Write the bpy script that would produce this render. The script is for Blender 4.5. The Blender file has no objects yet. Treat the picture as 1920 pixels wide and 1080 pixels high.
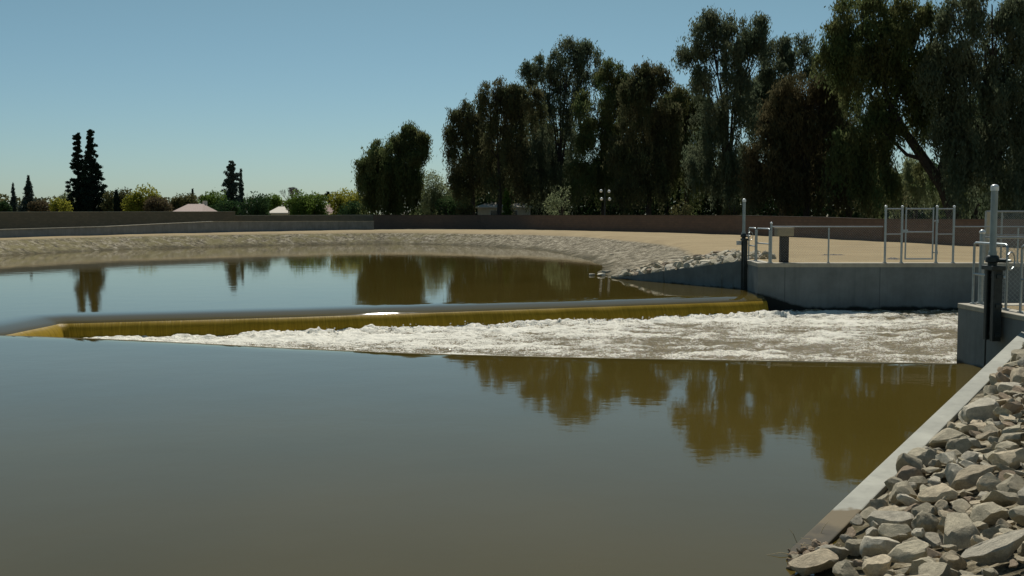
import bpy, bmesh, math, random
import numpy as np
from mathutils import Vector, Matrix
from mathutils.geometry import tessellate_polygon
R = math.radians
random.seed(7); rng = np.random.default_rng(7)
scene = bpy.context.scene
col = scene.collection

# ------------------------------------------------------------------ camera
F = 2000.0; HZ = 401.0; CAMZ = 1.58
pitch = math.atan((540-HZ)/F)
cd = bpy.data.cameras.new("camera"); cam = bpy.data.objects.new("camera", cd); col.objects.link(cam)
cd.sensor_width = 36; cd.lens = 36*F/1920; cd.clip_end = 6000; cd.clip_start = .05
cam.location = (0, 0, CAMZ); cam.rotation_euler = (math.pi/2-pitch, 0, 0)
scene.camera = cam
CP, SP = math.cos(pitch), math.sin(pitch)
def ray(px, py):
    u = (px-960)/F; v = (540-py)/F
    return Vector((u, CP+v*SP, -SP+v*CP))
def P(px, py, z):                       # point of the level z seen at a pixel
    d = ray(px, py); t = (z-CAMZ)/d.z
    return Vector((d.x*t, d.y*t, z))
def Q(px, py, D):                       # point at distance D seen at a pixel
    d = ray(px, py); t = D/d.y
    return Vector((d.x*t, D, CAMZ+d.z*t))

WZ = -0.99; TZ = -1.5                    # pool level, trough level

# ------------------------------------------------------------------ helpers
def tag(o, label=None, cat=None, group=None, kind=None):
    if label: o['label'] = label
    if cat: o['category'] = cat
    if group: o['group'] = group
    if kind: o['kind'] = kind
    return o
def empty(name, loc, label=None, cat=None, group=None):
    o = bpy.data.objects.new(name, None); col.objects.link(o); o.location = loc
    o.empty_display_size = .2
    return tag(o, label, cat, group)
def link(name, me, mat, parent=None, smooth=False):
    if mat and not me.materials: me.materials.append(mat)
    o = bpy.data.objects.new(name, me); col.objects.link(o)
    if parent:
        o.parent = parent
        o.matrix_parent_inverse = Matrix.Translation(-Vector(parent.location))
    if smooth:
        me.polygons.foreach_set('use_smooth', [True]*len(me.polygons))
    return o
def pymesh(name, vs, fs, mat, parent=None, smooth=False):
    me = bpy.data.meshes.new(name); me.from_pydata([tuple(v) for v in vs], [], fs); me.update()
    return link(name, me, mat, parent, smooth)
def npmesh(name, V, Fc, mat, parent=None, smooth=False):
    """V (n,3); Fc (m,k) faces all with k corners"""
    me = bpy.data.meshes.new(name)
    n, (m, k) = len(V), Fc.shape
    me.vertices.add(n); me.vertices.foreach_set('co', np.ascontiguousarray(V, dtype=np.float32).ravel())
    me.loops.add(m*k); me.loops.foreach_set('vertex_index', np.ascontiguousarray(Fc, dtype=np.int32).ravel())
    me.polygons.add(m); me.polygons.foreach_set('loop_start', np.arange(0, m*k, k, dtype=np.int32))
    me.polygons.foreach_set('loop_total', np.full(m, k, dtype=np.int32))
    me.update(calc_edges=True)
    return link(name, me, mat, parent, smooth)

class MB:
    def __init__(s): s.v = []; s.f = []
    def add(s, vs, fs):
        b = len(s.v); s.v += [tuple(v) for v in vs]; s.f += [[b+i for i in f] for f in fs]; return s
    def box(s, x0, x1, y0, y1, z0, z1):
        return s.add([(x0,y0,z0),(x1,y0,z0),(x1,y1,z0),(x0,y1,z0),(x0,y0,z1),(x1,y0,z1),(x1,y1,z1),(x0,y1,z1)],
              [[0,3,2,1],[4,5,6,7],[0,1,5,4],[1,2,6,5],[2,3,7,6],[3,0,4,7]])
    def tube(s, pts, rad, n=10, caps=True):
        pts = [Vector(p) for p in pts]; rads = rad if isinstance(rad, (list, tuple)) else [rad]*len(pts)
        base = len(s.v)
        for i, p in enumerate(pts):
            d = (pts[min(i+1, len(pts)-1)]-pts[max(i-1, 0)]).normalized()
            a = d.cross(Vector((0, 0, 1)) if abs(d.z) < .9 else Vector((1, 0, 0))).normalized(); b = d.cross(a)
            for k in range(n):
                t = 2*math.pi*k/n
                s.v.append(tuple(p+(a*math.cos(t)+b*math.sin(t))*rads[i]))
        for i in range(len(pts)-1):
            for k in range(n):
                q = (k+1) % n
                s.f.append([base+i*n+k, base+(i+1)*n+k, base+(i+1)*n+q, base+i*n+q])
        if caps:
            s.f.append([base+k for k in range(n)]); s.f.append([base+(len(pts)-1)*n+k for k in range(n-1, -1, -1)])
        return s
    def ball(s, c, r, n=12, m=8, sz=1.0):
        c = Vector(c); base = len(s.v)
        for j in range(m+1):
            th = math.pi*j/m
            for k in range(n):
                ph = 2*math.pi*k/n
                s.v.append((c.x+r*math.sin(th)*math.cos(ph), c.y+r*math.sin(th)*math.sin(ph), c.z+r*sz*math.cos(th)))
        for j in range(m):
            for k in range(n):
                q = (k+1) % n
                s.f.append([base+j*n+k, base+(j+1)*n+k, base+(j+1)*n+q, base+j*n+q])
        return s
    def prism(s, poly, z0, z1):             # poly counter-clockwise
        n = len(poly); z0s = z0 if isinstance(z0, list) else [z0]*n; z1s = z1 if isinstance(z1, list) else [z1]*n
        vs = [(p[0], p[1], z0s[i]) for i, p in enumerate(poly)]+[(p[0], p[1], z1s[i]) for i, p in enumerate(poly)]
        return s.add(vs, [list(range(n-1, -1, -1)), list(range(n, 2*n))]+[[i, (i+1) % n, n+(i+1) % n, n+i] for i in range(n)])
    def build(s, name, mat, parent=None, smooth=False, bevel=0):
        o = pymesh(name, s.v, s.f, mat, parent, smooth)
        if smooth:
            o.data.set_sharp_from_angle(angle=R(40))
        if bevel:
            b = o.modifiers.new('bevel', 'BEVEL'); b.width = bevel; b.segments = 2; b.limit_method = 'ANGLE'
        return o

# vectorised value noise
_tab = rng.random((256, 256)).astype(np.float64)
def vnoise(x, y):
    xi = np.floor(x).astype(int); yi = np.floor(y).astype(int); fx = x-xi; fy = y-yi
    fx = fx*fx*(3-2*fx); fy = fy*fy*(3-2*fy)
    a = _tab[xi & 255, yi & 255]; b = _tab[(xi+1) & 255, yi & 255]; c = _tab[xi & 255, (yi+1) & 255]; d = _tab[(xi+1) & 255, (yi+1) & 255]
    return (a*(1-fx)+b*fx)*(1-fy)+(c*(1-fx)+d*fx)*fy
def fbm(x, y, o=4):
    r = 0; a = .5; t = 0
    for k in range(o):
        r = r+a*vnoise(x*2**k+17*k, y*2**k+31*k); t += a; a *= .5
    return r/t

# ------------------------------------------------------------------ materials
class NT:
    def __init__(s, name):
        s.m = bpy.data.materials.new(name); s.m.use_nodes = True; s.t = s.m.node_tree; s.t.nodes.clear()
        s.out = s.t.nodes.new('ShaderNodeOutputMaterial')
    def n(s, kind, **kw):
        nd = s.t.nodes.new('ShaderNode'+kind)
        for k, v in kw.items():
            if k in nd.inputs.keys() or k.isdigit(): pass
            setattr(nd, k, v)
        return nd
    def l(s, a, b): s.t.links.new(a, b)
    def coord(s, kind='Object', scale=(1, 1, 1)):
        tc = s.n('TexCoord'); mp = s.n('Mapping'); mp.inputs['Scale'].default_value = scale
        s.l(tc.outputs[kind], mp.inputs['Vector']); return mp.outputs['Vector']
    def noise(s, vec, scale, detail=4, rough=.6, dist=0):
        nd = s.n('TexNoise'); nd.inputs['Scale'].default_value = scale; nd.inputs['Detail'].default_value = detail
        nd.inputs['Roughness'].default_value = rough; nd.inputs['Distortion'].default_value = dist
        s.l(vec, nd.inputs['Vector']); return nd.outputs['Fac']
    def ramp(s, fac, stops):
        nd = s.n('ValToRGB'); cr = nd.color_ramp
        while len(cr.elements) < len(stops): cr.elements.new(.5)
        for e, (p, c) in zip(cr.elements, stops):
            e.position = p; e.color = (c[0], c[1], c[2], 1) if not isinstance(c, float) else (c, c, c, 1)
        s.l(fac, nd.inputs['Fac']); return nd.outputs['Color']
    def mix(s, fac, a, b, kind='MIX'):
        nd = s.n('Mix'); nd.data_type = 'RGBA'; nd.blend_type = kind
        for inp, v in ((nd.inputs[0], fac), (nd.inputs[6], a), (nd.inputs[7], b)):
            if hasattr(v, 'links') or isinstance(v, bpy.types.NodeSocket): s.l(v, inp)
            elif isinstance(v, (int, float)): inp.default_value = v
            else: inp.default_value = (v[0], v[1], v[2], 1)
        return nd.outputs[2]
    def math(s, op, a, b=0):
        nd = s.n('Math'); nd.operation = op
        for inp, v in ((nd.inputs[0], a), (nd.inputs[1], b)):
            if isinstance(v, bpy.types.NodeSocket): s.l(v, inp)
            else: inp.default_value = v
        return nd.outputs[0]
    def bump(s, h, strength=.5, dist=.02, normal=None):
        nd = s.n('Bump'); nd.inputs['Strength'].default_value = strength; nd.inputs['Distance'].default_value = dist
        s.l(h, nd.inputs['Height'])
        if normal: s.l(normal, nd.inputs['Normal'])
        return nd.outputs['Normal']
    def pbr(s, color, rough=.8, normal=None, metal=0, ior=None, spec=None):
        b = s.n('BsdfPrincipled')
        for nm, v in (('Base Color', color), ('Roughness', rough), ('Metallic', metal)):
            if isinstance(v, bpy.types.NodeSocket): s.l(v, b.inputs[nm])
            elif isinstance(v, (int, float)): b.inputs[nm].default_value = v
            else: b.inputs[nm].default_value = (v[0], v[1], v[2], 1)
        if normal: s.l(normal, b.inputs['Normal'])
        if ior: b.inputs['IOR'].default_value = ior
        if spec is not None: b.inputs['Specular IOR Level'].default_value = spec
        return b
    def done(s, sh):
        s.l(sh.outputs[0], s.out.inputs['Surface']); return s.m

def mat_leaf(name, c1, c2, trans=.25, scale=.45):
    t = NT(name); v = t.coord('Object')
    f = t.noise(v, scale, 3, .6); c = t.ramp(f, [(.35, c1), (.65, c2)])
    g = t.noise(v, 3.0, 1, .5); c = t.mix(t.math('MULTIPLY', g, .55), c, [x*.45 for x in c1])
    d = t.n('BsdfDiffuse'); t.l(c, d.inputs[0]); tr = t.n('BsdfTranslucent'); t.l(c, tr.inputs[0])
    m = t.n('MixShader'); m.inputs[0].default_value = trans; t.l(d.outputs[0], m.inputs[1]); t.l(tr.outputs[0], m.inputs[2])
    return t.done(m)
def mat_plain(name, c, rough=.7, metal=0, ns=8, amt=.25, bump=.2):
    t = NT(name); v = t.coord('Object'); f = t.noise(v, ns, 5)
    cc = t.ramp(f, [(.3, [x*(1-amt) for x in c]), (.7, [min(1, x*(1+amt)) for x in c])])
    return t.done(t.pbr(cc, rough, t.bump(f, bump, .01), metal))

M = {}
# --- dry ground
t = NT('dry_ground'); v = t.coord('Object')
a = t.noise(v, .35, 4, .6); b = t.noise(v, 7, 5, .7); c = t.noise(t.coord('Object', (1, 1, 1)), 40, 3, .7)
g = t.ramp(a, [(.3, (.30, .228, .12)), (.55, (.385, .295, .16)), (.75, (.44, .345, .195))])
g = t.mix(t.math('MULTIPLY', b, .7), g, (.26, .195, .10), 'MIX')
# gravelly slope and dirty water line, by height
sx = t.n('SeparateXYZ'); t.l(v, sx.inputs[0])
slope = t.n('MapRange'); slope.inputs[1].default_value = -.07; slope.inputs[2].default_value = -.16
t.l(sx.outputs[2], slope.inputs[0])
gr = t.ramp(t.noise(v, 2.6, 7, .85), [(.42, (.045, .040, .024)), (.48, (.15, .125, .075)), (.53, (.25, .212, .14)), (.60, (.45, .405, .30))])
sxl = t.n('MapRange'); sxl.inputs[1].default_value = 2; sxl.inputs[2].default_value = -12; t.l(sx.outputs[0], sxl.inputs[0])
grass = t.math('MULTIPLY', t.ramp(t.noise(v, .9, 5, .75), [(.42, 0.0), (.58, .75)]), sxl.outputs[0])
gr = t.mix(grass, gr, (.175, .15, .055))
g = t.mix(slope.outputs[0], g, gr)
wl = t.n('MapRange'); wl.inputs[1].default_value = -.74; wl.inputs[2].default_value = -1.0
t.l(t.math('ADD', sx.outputs[2], t.math('MULTIPLY', t.math('SUBTRACT', t.noise(v, .8, 4, .7), .5), -.9)), wl.inputs[0])
g = t.mix(wl.outputs[0], g, t.ramp(t.noise(v, 3, 3), [(.35, (.035, .032, .012)), (.7, (.12, .095, .045))]))
# worn wheel ruts across the flat dirt
for y0, wd_ in ((50.5, .30), (52.1, .26), (43.5, .18)):
    yy_ = t.math('ADD', t.math('SUBTRACT', sx.outputs[1], y0), t.math('MULTIPLY', t.math('SUBTRACT', t.noise(v, .12, 2), .5), 7.0))
    d_ = t.math('SUBTRACT', wd_, t.math('ABSOLUTE', yy_)); mr = t.n('MapRange'); mr.inputs[1].default_value = 0; mr.inputs[2].default_value = .15; t.l(d_, mr.inputs[0])
    k_ = t.math('MULTIPLY', mr.outputs[0], t.ramp(t.noise(v, .7, 4, .7), [(.42, 0.0), (.6, .75)]))
    xm = t.n('MapRange'); xm.inputs[1].default_value = 9; xm.inputs[2].default_value = 12; t.l(sx.outputs[0], xm.inputs[0])
    g = t.mix(t.math('MULTIPLY', k_, xm.outputs[0]), g, (.13, .095, .05))
h = t.math('ADD', t.math('MULTIPLY', b, .5), c)
M['ground'] = t.done(t.pbr(g, .95, t.bump(h, .6, .04), spec=.2))
# --- walls
def brick(name, c1, c2, mortar):
    t = NT(name); tc = t.n('TexCoord')
    bt = t.n('TexBrick'); t.l(tc.outputs['UV'], bt.inputs['Vector'])
    bt.inputs['Scale'].default_value = 1; bt.inputs['Brick Width'].default_value = .4; bt.inputs['Row Height'].default_value = .2
    bt.inputs['Mortar Size'].default_value = .012
    bt.inputs['Color1'].default_value = (*c1, 1); bt.inputs['Color2'].default_value = (*c2, 1); bt.inputs['Mortar'].default_value = (*mortar, 1)
    v = t.coord('Object'); f = t.noise(v, .5, 4)
    c = t.mix(t.math('MULTIPLY', f, .8), bt.outputs['Color'], [x*.55 for x in c1])
    return t.done(t.pbr(c, .9, t.bump(bt.outputs['Fac'], .4, -.01)))
M['brick'] = brick('brown_block', (.175, .11, .075), (.13, .085, .06), (.10, .075, .058))
M['brick_old'] = brick('olive_block', (.27, .21, .14), (.19, .16, .105), (.15, .13, .09))
def concrete(name, c, wet=False, kerb=False):
    t = NT(name); v = t.coord('Object')
    f = t.noise(v, 1.3, 6, .65); s = t.noise(t.coord('Object', (3, 3, .25)), 2.2, 4, .6); k = t.noise(v, 30, 3, .6)
    cc = t.ramp(f, [(.28, [x*.72 for x in c]), (.72, [min(1, x*1.22) for x in c])])
    cc = t.mix(t.math('MULTIPLY', t.ramp(s, [(.5, 0.0), (.75, 1.0)]), .45), cc, [x*.6 for x in c])
    rough = .85
    if wet:
        jx = t.n('SeparateXYZ'); t.l(v, jx.inputs[0]); fr = t.math('PINGPONG', t.math('ADD', jx.outputs[0], .4), 1.52)
        jm = t.n('MapRange'); jm.inputs[1].default_value = .025; jm.inputs[2].default_value = .008; t.l(fr, jm.inputs[0])
        cc = t.mix(t.math('MULTIPLY', jm.outputs[0], .55), cc, [x*.35 for x in c])
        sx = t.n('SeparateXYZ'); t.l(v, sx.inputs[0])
        # wet stain with shade painted in: highest where the weir meets the wall
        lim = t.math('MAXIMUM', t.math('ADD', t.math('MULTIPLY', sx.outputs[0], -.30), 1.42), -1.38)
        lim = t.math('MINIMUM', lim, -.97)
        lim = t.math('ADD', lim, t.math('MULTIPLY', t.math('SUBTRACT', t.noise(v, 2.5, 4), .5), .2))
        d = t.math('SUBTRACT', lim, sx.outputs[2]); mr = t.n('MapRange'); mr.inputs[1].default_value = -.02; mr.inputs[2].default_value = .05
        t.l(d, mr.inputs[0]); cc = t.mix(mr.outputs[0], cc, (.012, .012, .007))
    if kerb:
        sx = t.n('SeparateXYZ'); t.l(v, sx.inputs[0])
        d = t.math('ADD', t.math('MULTIPLY', sx.outputs[1], 1), t.math('MULTIPLY', t.math('SUBTRACT', t.noise(v, 2.5, 3), .5), 1.3))
        mr = t.n('MapRange'); mr.inputs[1].default_value = 8.92; mr.inputs[2].default_value = 8.82; t.l(d, mr.inputs[0])
        cc = t.mix(mr.outputs[0], cc, (.15, .115, .058))
        mr2 = t.n('MapRange'); mr2.inputs[1].default_value = 8.5; mr2.inputs[2].default_value = 8.2; t.l(d, mr2.inputs[0])
        cc = t.mix(mr2.outputs[0], cc, (.055, .045, .024))
    return t.done(t.pbr(cc, rough, t.bump(t.math('ADD', f, t.math('MULTIPLY', k, .3)), .35, .01)))
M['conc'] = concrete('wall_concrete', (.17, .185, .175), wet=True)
M['conc_far'] = concrete('far_concrete', (.22, .23, .225))
M['kerb'] = concrete('kerb_concrete', (.36, .355, .29), kerb=True)
M['coping'] = concrete('coping_concrete', (.42, .38, .29))
M['galv'] = mat_plain('galvanised_steel', (.34, .37, .37), .42, .75, 20, .15, .05)
M['galv_white'] = mat_plain('pale_cap', (.72, .74, .72), .35, .2, 20, .08, .02)
M['pipe'] = mat_plain('pale_grey_pipe', (.30, .35, .34), .5, .1, 6, .12, .02)
M['dark'] = mat_plain('dark_iron', (.035, .042, .038), .6, .3, 10, .3, .1)
M['tan'] = mat_plain('tan_box', (.30, .245, .15), .7, 0, 12, .12, .05)
M['post_dark'] = mat_plain('dark_brown_post', (.03, .026, .02), .8, 0, 8, .2, .1)
M['bark'] = mat_plain('bark', (.045, .036, .028), .95, 0, 4, .4, .8)
M['globe'] = mat_plain('white_globe', (.8, .8, .76), .3, 0, 2, .03, 0)
M['cream'] = mat_plain('cream_stucco', (.62, .56, .46), .9, 0, 3, .08, .1)
M['pink_roof'] = mat_plain('pink_tile', (.38, .285, .24), .85, 0, 6, .2, .5)
M['brown_roof'] = mat_plain('brown_tile', (.26, .16, .13), .85, 0, 6, .2, .5)
M['window'] = mat_plain('window_glass', (.03, .035, .04), .1, 0, 2, .1, 0)
M['straw'] = mat_plain('straw', (.42, .33, .18), .8, 0, 8, .2, 0)
# --- pool water
t = NT('pool_water'); v = t.coord('Object', (1, 1, 1))
n1 = t.noise(v, .9, 3, .5); n2 = t.noise(t.coord('Object', (1.0, 1.6, 1)), 5.0, 3, .55)
patch = t.ramp(t.noise(v, .13, 2, .5), [(.35, .25), (.7, 1.0)])
h = t.math('ADD', t.math('MULTIPLY', n1, 1.0), t.math('MULTIPLY', t.math('MULTIPLY', n2, patch), .22))
cc = t.ramp(t.noise(v, .2, 3), [(.3, (.074, .055, .011)), (.7, (.092, .067, .015))])
M['pool'] = t.done(t.pbr(cc, .035, t.bump(h, 1.0, .0030), ior=1.30))
# --- falling water sheet
t = NT('falling_water'); v = t.coord('Object')
st = t.noise(t.coord('UV', (26, 1.2, 1)), 1.0, 4, .6); st2 = t.noise(t.coord('UV', (6, .8, 1)), 1.0, 4, .6)
cc = t.ramp(st, [(.25, (.30, .19, .018)), (.6, (.46, .30, .03)), (.85, (.66, .47, .08))])
tr = t.n('BsdfTranslucent'); t.l(cc, tr.inputs[0])
pb = t.pbr(cc, .38, t.bump(t.math('ADD', st, st2), .5, .02), ior=1.33, spec=.12)
mx = t.n('MixShader'); mx.inputs[0].default_value = .3; t.l(pb.outputs[0], mx.inputs[1]); t.l(tr.outputs[0], mx.inputs[2])
M['fall'] = t.done(mx)
# --- churning water
t = NT('foaming_water'); v = t.coord('Object'); vs = t.coord('Object', (.5, 1.25, 1))
at = t.n('Attribute'); at.attribute_name = 'foam'
f1 = t.noise(vs, 1.1, 7, .72, 1.2); f2 = t.noise(v, 9, 4, .8)
f3 = t.noise(v, 26, 3, .8)
m = t.math('ADD', t.math('ADD', t.math('MULTIPLY', f1, 1.0), t.math('MULTIPLY', f2, .5)), at.outputs['Fac'])
m = t.math('ADD', m, t.math('MULTIPLY', t.math('SUBTRACT', f3, .5), .9))
mask = t.ramp(m, [(.80, 0.0), (.98, 1.0)])
cc = t.mix(mask, (.25, .195, .098), (.86, .82, .68))
rr = t.mix(mask, (.10, .10, .10), (.6, .6, .6))
M['foam'] = t.done(t.pbr(cc, rr, t.bump(t.math('ADD', t.math('ADD', f1, t.math('MULTIPLY', f2, .7)), t.math('MULTIPLY', f3, .35)), 1.0, .075), ior=1.33))
# --- rocks
def mat_rock(name, c, mossy=0.0):
    t = NT(name); v = t.coord('Object'); oi = t.n('ObjectInfo')
    f = t.noise(v, 5, 6, .7); k = t.noise(v, 34, 4, .7)
    cc = t.ramp(f, [(.3, [x*.62 for x in c]), (.55, c), (.8, [min(1, x*1.3) for x in c])])
    cc = t.mix(t.math('MULTIPLY', t.ramp(k, [(.45, 0.0), (.7, 1.0)]), .45), cc, [x*.45 for x in c])
    hs = t.n('HueSaturation'); t.l(cc, hs.inputs['Color'])
    t.l(t.math('ADD', t.math('MULTIPLY', oi.outputs['Random'], .5), .72), hs.inputs['Value'])
    return t.done(t.pbr(hs.outputs[0], .92, t.bump(t.math('ADD', f, t.math('MULTIPLY', k, .5)), .7, .03), spec=.25))
M['rock_grey'] = mat_rock('grey_rubble', (.53, .465, .325)); M['rock_tan'] = mat_rock('tan_rubble', (.60, .50, .34))
M['rock_brown'] = mat_rock('brown_rubble', (.38, .29, .195)); M['rock_pale'] = mat_rock('pale_rubble', (.60, .54, .41))
# --- leaves
M['l_weep'] = mat_leaf('weeping_leaves', (.10, .12, .056), (.15, .135, .07), .48)
M['l_weep2'] = mat_leaf('weeping_leaves_green', (.105, .15, .058), (.165, .165, .066), .48)
M['l_weep3'] = mat_leaf('weeping_leaves_grey', (.125, .165, .097), (.16, .17, .097), .46)
M['l_weepb'] = mat_leaf('weeping_leaves_brown', (.10, .10, .05), (.145, .118, .062), .46)
M['l_pine'] = mat_leaf('conifer_needles', (.022, .040, .028), (.035, .055, .036), .15)
M['l_pine2'] = mat_leaf('grey_needles', (.075, .105, .09), (.10, .12, .09), .2)
M['l_green'] = mat_leaf('green_leaves', (.10, .17, .035), (.17, .24, .05), .5)
M['l_dgreen'] = mat_leaf('dark_green_leaves', (.04, .085, .035), (.075, .12, .045), .35)
M['l_yellow'] = mat_leaf('yellow_green_leaves', (.24, .25, .04), (.40, .38, .06), .5)
M['l_olive'] = mat_leaf('olive_leaves', (.11, .115, .05), (.17, .16, .065), .4)
M['l_brown'] = mat_leaf('brown_leaves', (.14, .11, .065), (.19, .15, .08), .35)
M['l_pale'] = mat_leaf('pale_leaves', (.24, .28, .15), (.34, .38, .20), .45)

# ------------------------------------------------------------------ plan
NE = [P(*q, WZ).to_2d() for q in ((1795, 673), (1500, 668.5), (1200, 664), (1000, 660), (793, 655), (560, 645.5), (380, 636.5), (200, 628.5), (105, 625), (-30, 621))]
FE = [P(*q, WZ).to_2d() for q in ((105, 595), (560, 583), (1060, 567), (1425, 554.5))]
PX = 7.86                                # x of both pier corners
NE[0] = Vector((PX+.02, P(1795, 673, WZ).y)); FE[-1] = Vector((PX+.06, P(1425, 554.5, WZ).y))
YN = 18.72; YF = P(1425, 494, 0).y        # trough walls
A = P(1480, 1030, WZ).to_2d(); B = Vector((PX+.05, 16.46))          # near wing wall, water side
W = P(1398, 488, 0).to_2d(); V = P(1148, 522, WZ).to_2d()             # far wing wall
SH = [P(*q, WZ).to_2d() for q in ((1122, 514), (1130, 497), (1110, 488), (1080, 481), (1040, 473), (1000, 467.5), (950, 464), (900, 461), (820, 458.5), (750, 457), (680, 457.5), (600, 459), (500, 460.5), (375, 464), (260, 467), (160, 471), (80, 475), (0, 480), (-120, 488))]
nat_far = [V]+SH+[Vector((-37, 45)), Vector((-38, 20)), Vector((-38, -10)), Vector((-30, -12)), Vector((-8, -4)), Vector((-3, -1)), Vector((-.6, 1)), Vector((.9, 4.6)), A]
# refine shoreline with slight wobble
def refine(pl, step, amp):
    out = []
    for a, b in zip(pl[:-1], pl[1:]):
        n = max(1, int((b-a).length/step))
        for i in range(n):
            p = a.lerp(b, i/n); out.append(p+Vector((random.uniform(-amp, amp), random.uniform(-amp, amp))) if i else p)
    out.append(pl[-1]); return out
nat = refine(nat_far, 2.0, .18)
struct_line = [A, B, Vector((PX+.1, YN)), Vector((PX+.1, YF)), W, V]
pool_poly = nat+[B, Vector((PX+.1, YN)), Vector((PX+.1, YF)), W]

def dist_pl(X, Y, pl):
    d = np.full(X.shape, 1e9)
    for a, b in zip(pl[:-1], pl[1:]):
        ex, ey = b.x-a.x, b.y-a.y; L = ex*ex+ey*ey+1e-12
        tt = np.clip(((X-a.x)*ex+(Y-a.y)*ey)/L, 0, 1)
        d = np.minimum(d, np.hypot(X-a.x-tt*ex, Y-a.y-tt*ey))
    return d
def inside(X, Y, poly):
    r = np.zeros(X.shape, bool); n = len(poly)
    for i in range(n):
        a, b = poly[i], poly[(i+1) % n]
        if a.y == b.y: continue
        c = ((a.y > Y) != (b.y > Y)) & (X < (b.x-a.x)*(Y-a.y)/(b.y-a.y)+a.x)
        r ^= c
    return r
def near_plane(X, Y): return -1.10+.289*(X-A.x)-.110*(Y-A.y)
wd = (W-V).normalized(); wl = (W-V).length; wn = Vector((-wd.y, wd.x))
if wn.y < 0: wn = -wn
def far_plane(X, Y): return -1.07+.99/wl*((X-V.x)*wd.x+(Y-V.y)*wd.y)+.26*((X-V.x)*wn.x+(Y-V.y)*wn.y)
def height(X, Y):
    X = np.asarray(X, float); Y = np.asarray(Y, float)
    dn = dist_pl(X, Y, nat); ins = inside(X, Y, pool_poly)
    sl = np.where(X > 0, .23, .36)+.0*X
    cap = np.maximum(-.35, np.clip((Y-40)/20, 0, 1)*np.clip((X+22)/15, -.3, 1)*.07-.0095*np.clip(dn-4, 0, 100)*np.clip((Y-42)/15, 0, 1))
    dV = np.hypot(X-V.x, Y-V.y)
    fp = far_plane(X, Y)+np.clip(dV-9, 0, 100)*.6
    zf = np.minimum(cap, WZ+sl*dn); zf = np.where((Y > 30) & (X > V.x-1.5) & (Y < 62), np.minimum(zf, fp), zf)
    zf = np.where((Y > 30) & (X > PX+.05) & (Y < W.y) & (Y > 33), 0.0, zf)
    zn = np.minimum(0, np.where(X > -1, near_plane(X, Y), WZ+.35*dn))
    z = np.where(Y > 20, zf, zn)
    z = np.where((Y > 16.3) & (Y < 20) & (X > PX), 0.0, z)
    zi = WZ-.35*dn; z = np.where(ins, np.where(Y < 20, np.minimum(zi, near_plane(X, Y)), zi), z)
    rough = (fbm(X*1.3, Y*1.3, 4)-.5)*.16*np.clip((-.02-z)/.3, 0, 1)+(fbm(X*.25+9, Y*.25, 3)-.5)*.08*(Y > 40)
    return z+rough

ar = np.arange
xs = np.concatenate([[-3000, -1200, -500, -220, -120, -80, -60, -50], ar(-44, 1.5, .6), ar(1.5, 9.9, .15), ar(10, 30, .5), ar(30, 60, 2), [62, 80, 120, 220, 500, 1200, 3000]])
ys = np.concatenate([[-600, -200, -80, -40], ar(-20, 2, 1.), ar(2, 19.5, .15), ar(19.5, 33, .5), ar(33, 46, .15), ar(46, 108, .5), ar(108, 140, 2.), [145, 180, 260, 450, 900, 1800, 4000]])
GX, GY = np.meshgrid(xs, ys); GZ = height(GX, GY)
nx, ny = len(xs), len(ys)
CX = (GX[:-1, :-1]+GX[1:, 1:])/2; CY = (GY[:-1, :-1]+GY[1:, 1:])/2
ins = inside(CX, CY, pool_poly); dn = dist_pl(CX, CY, nat); ds = dist_pl(CX, CY, struct_line)
kill = (ins & ((dn > 2.2) | (ds < dn+.25))) | ((CX > PX+.15) & (CY > YN-.2) & (CY < YF+.2))
idx = np.arange(nx*ny).reshape(ny, nx)
fc = np.stack([idx[:-1, :-1], idx[:-1, 1:], idx[1:, 1:], idx[1:, :-1]], -1)[~kill]
g = npmesh('ground', np.stack([GX, GY, GZ], -1).reshape(-1, 3), fc, M['ground'], smooth=True); tag(g, kind='structure')

# ------------------------------------------------------------------ water
crest = []                               # U-shaped crest, from far right round the left end to near right
cpts = list(reversed(FE))+list(reversed(NE))
for a, b in zip(cpts[:-1], cpts[1:]):
    n = max(2, int((b-a).length/.25))
    crest += [a.lerp(b, i/n) for i in range(n)]
crest.append(cpts[-1]); n = len(crest)
nrm = []
for i in range(n):
    a, b = crest[max(i-1, 0)], crest[min(i+1, n-1)]; d = (b-a).normalized(); nrm.append(Vector((-d.y, d.x)))   # walking left on the far side: into the trough is left turn
cen = Vector((2, 26))
if (cen-crest[5]).dot(nrm[5]) < 0: nrm = [-q for q in nrm]
nrm[0] = Vector((0, -1)) if nrm[0].y < 0 else nrm[0]
# smooth normals round corners
for _ in range(6):
    nrm = [nrm[0]]+[(nrm[i-1]+nrm[i]*2+nrm[i+1]).normalized() for i in range(1, n-1)]+[nrm[-1]]
prof = [(-1.3, -.99), (-1.0, -.991), (-.8, -.995), (-.6, -1.002), (-.42, -1.014), (-.27, -1.032), (-.15, -1.056), (0, -1.085), (.08, -1.108), (.16, -1.142), (.23, -1.185), (.29, -1.24), (.34, -1.31), (.38, -1.39), (.415, -1.48), (.44, -1.62)]
vs, uvs = [], []; s = 0
offs = np.array([vnoise(np.array(i*.16), np.array(3.3)) for i in range(n)])
for i, (p, q) in enumerate(zip(crest, nrm)):
    if i: s += (crest[i]-crest[i-1]).length
    for j, (o, z) in enumerate(prof):
        k = max(0, j-6)/9
        jit = (vnoise(np.array(s*3.1), np.array(j*.35))-.5)*.07*k
        c = p+q*(o+float(jit)); x = c.x
        if i in (0, n-1) : x = PX+.12
        vs.append((min(x, PX+.12), c.y, z)); uvs.append((s, j*.1))
m = len(prof); fs = []; mi = []
for i in range(n-1):
    for j in range(m-1):
        fs.append([i*m+j, (i+1)*m+j, (i+1)*m+j+1, i*m+j+1]); mi.append(0 if j < 9 else 1)
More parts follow.
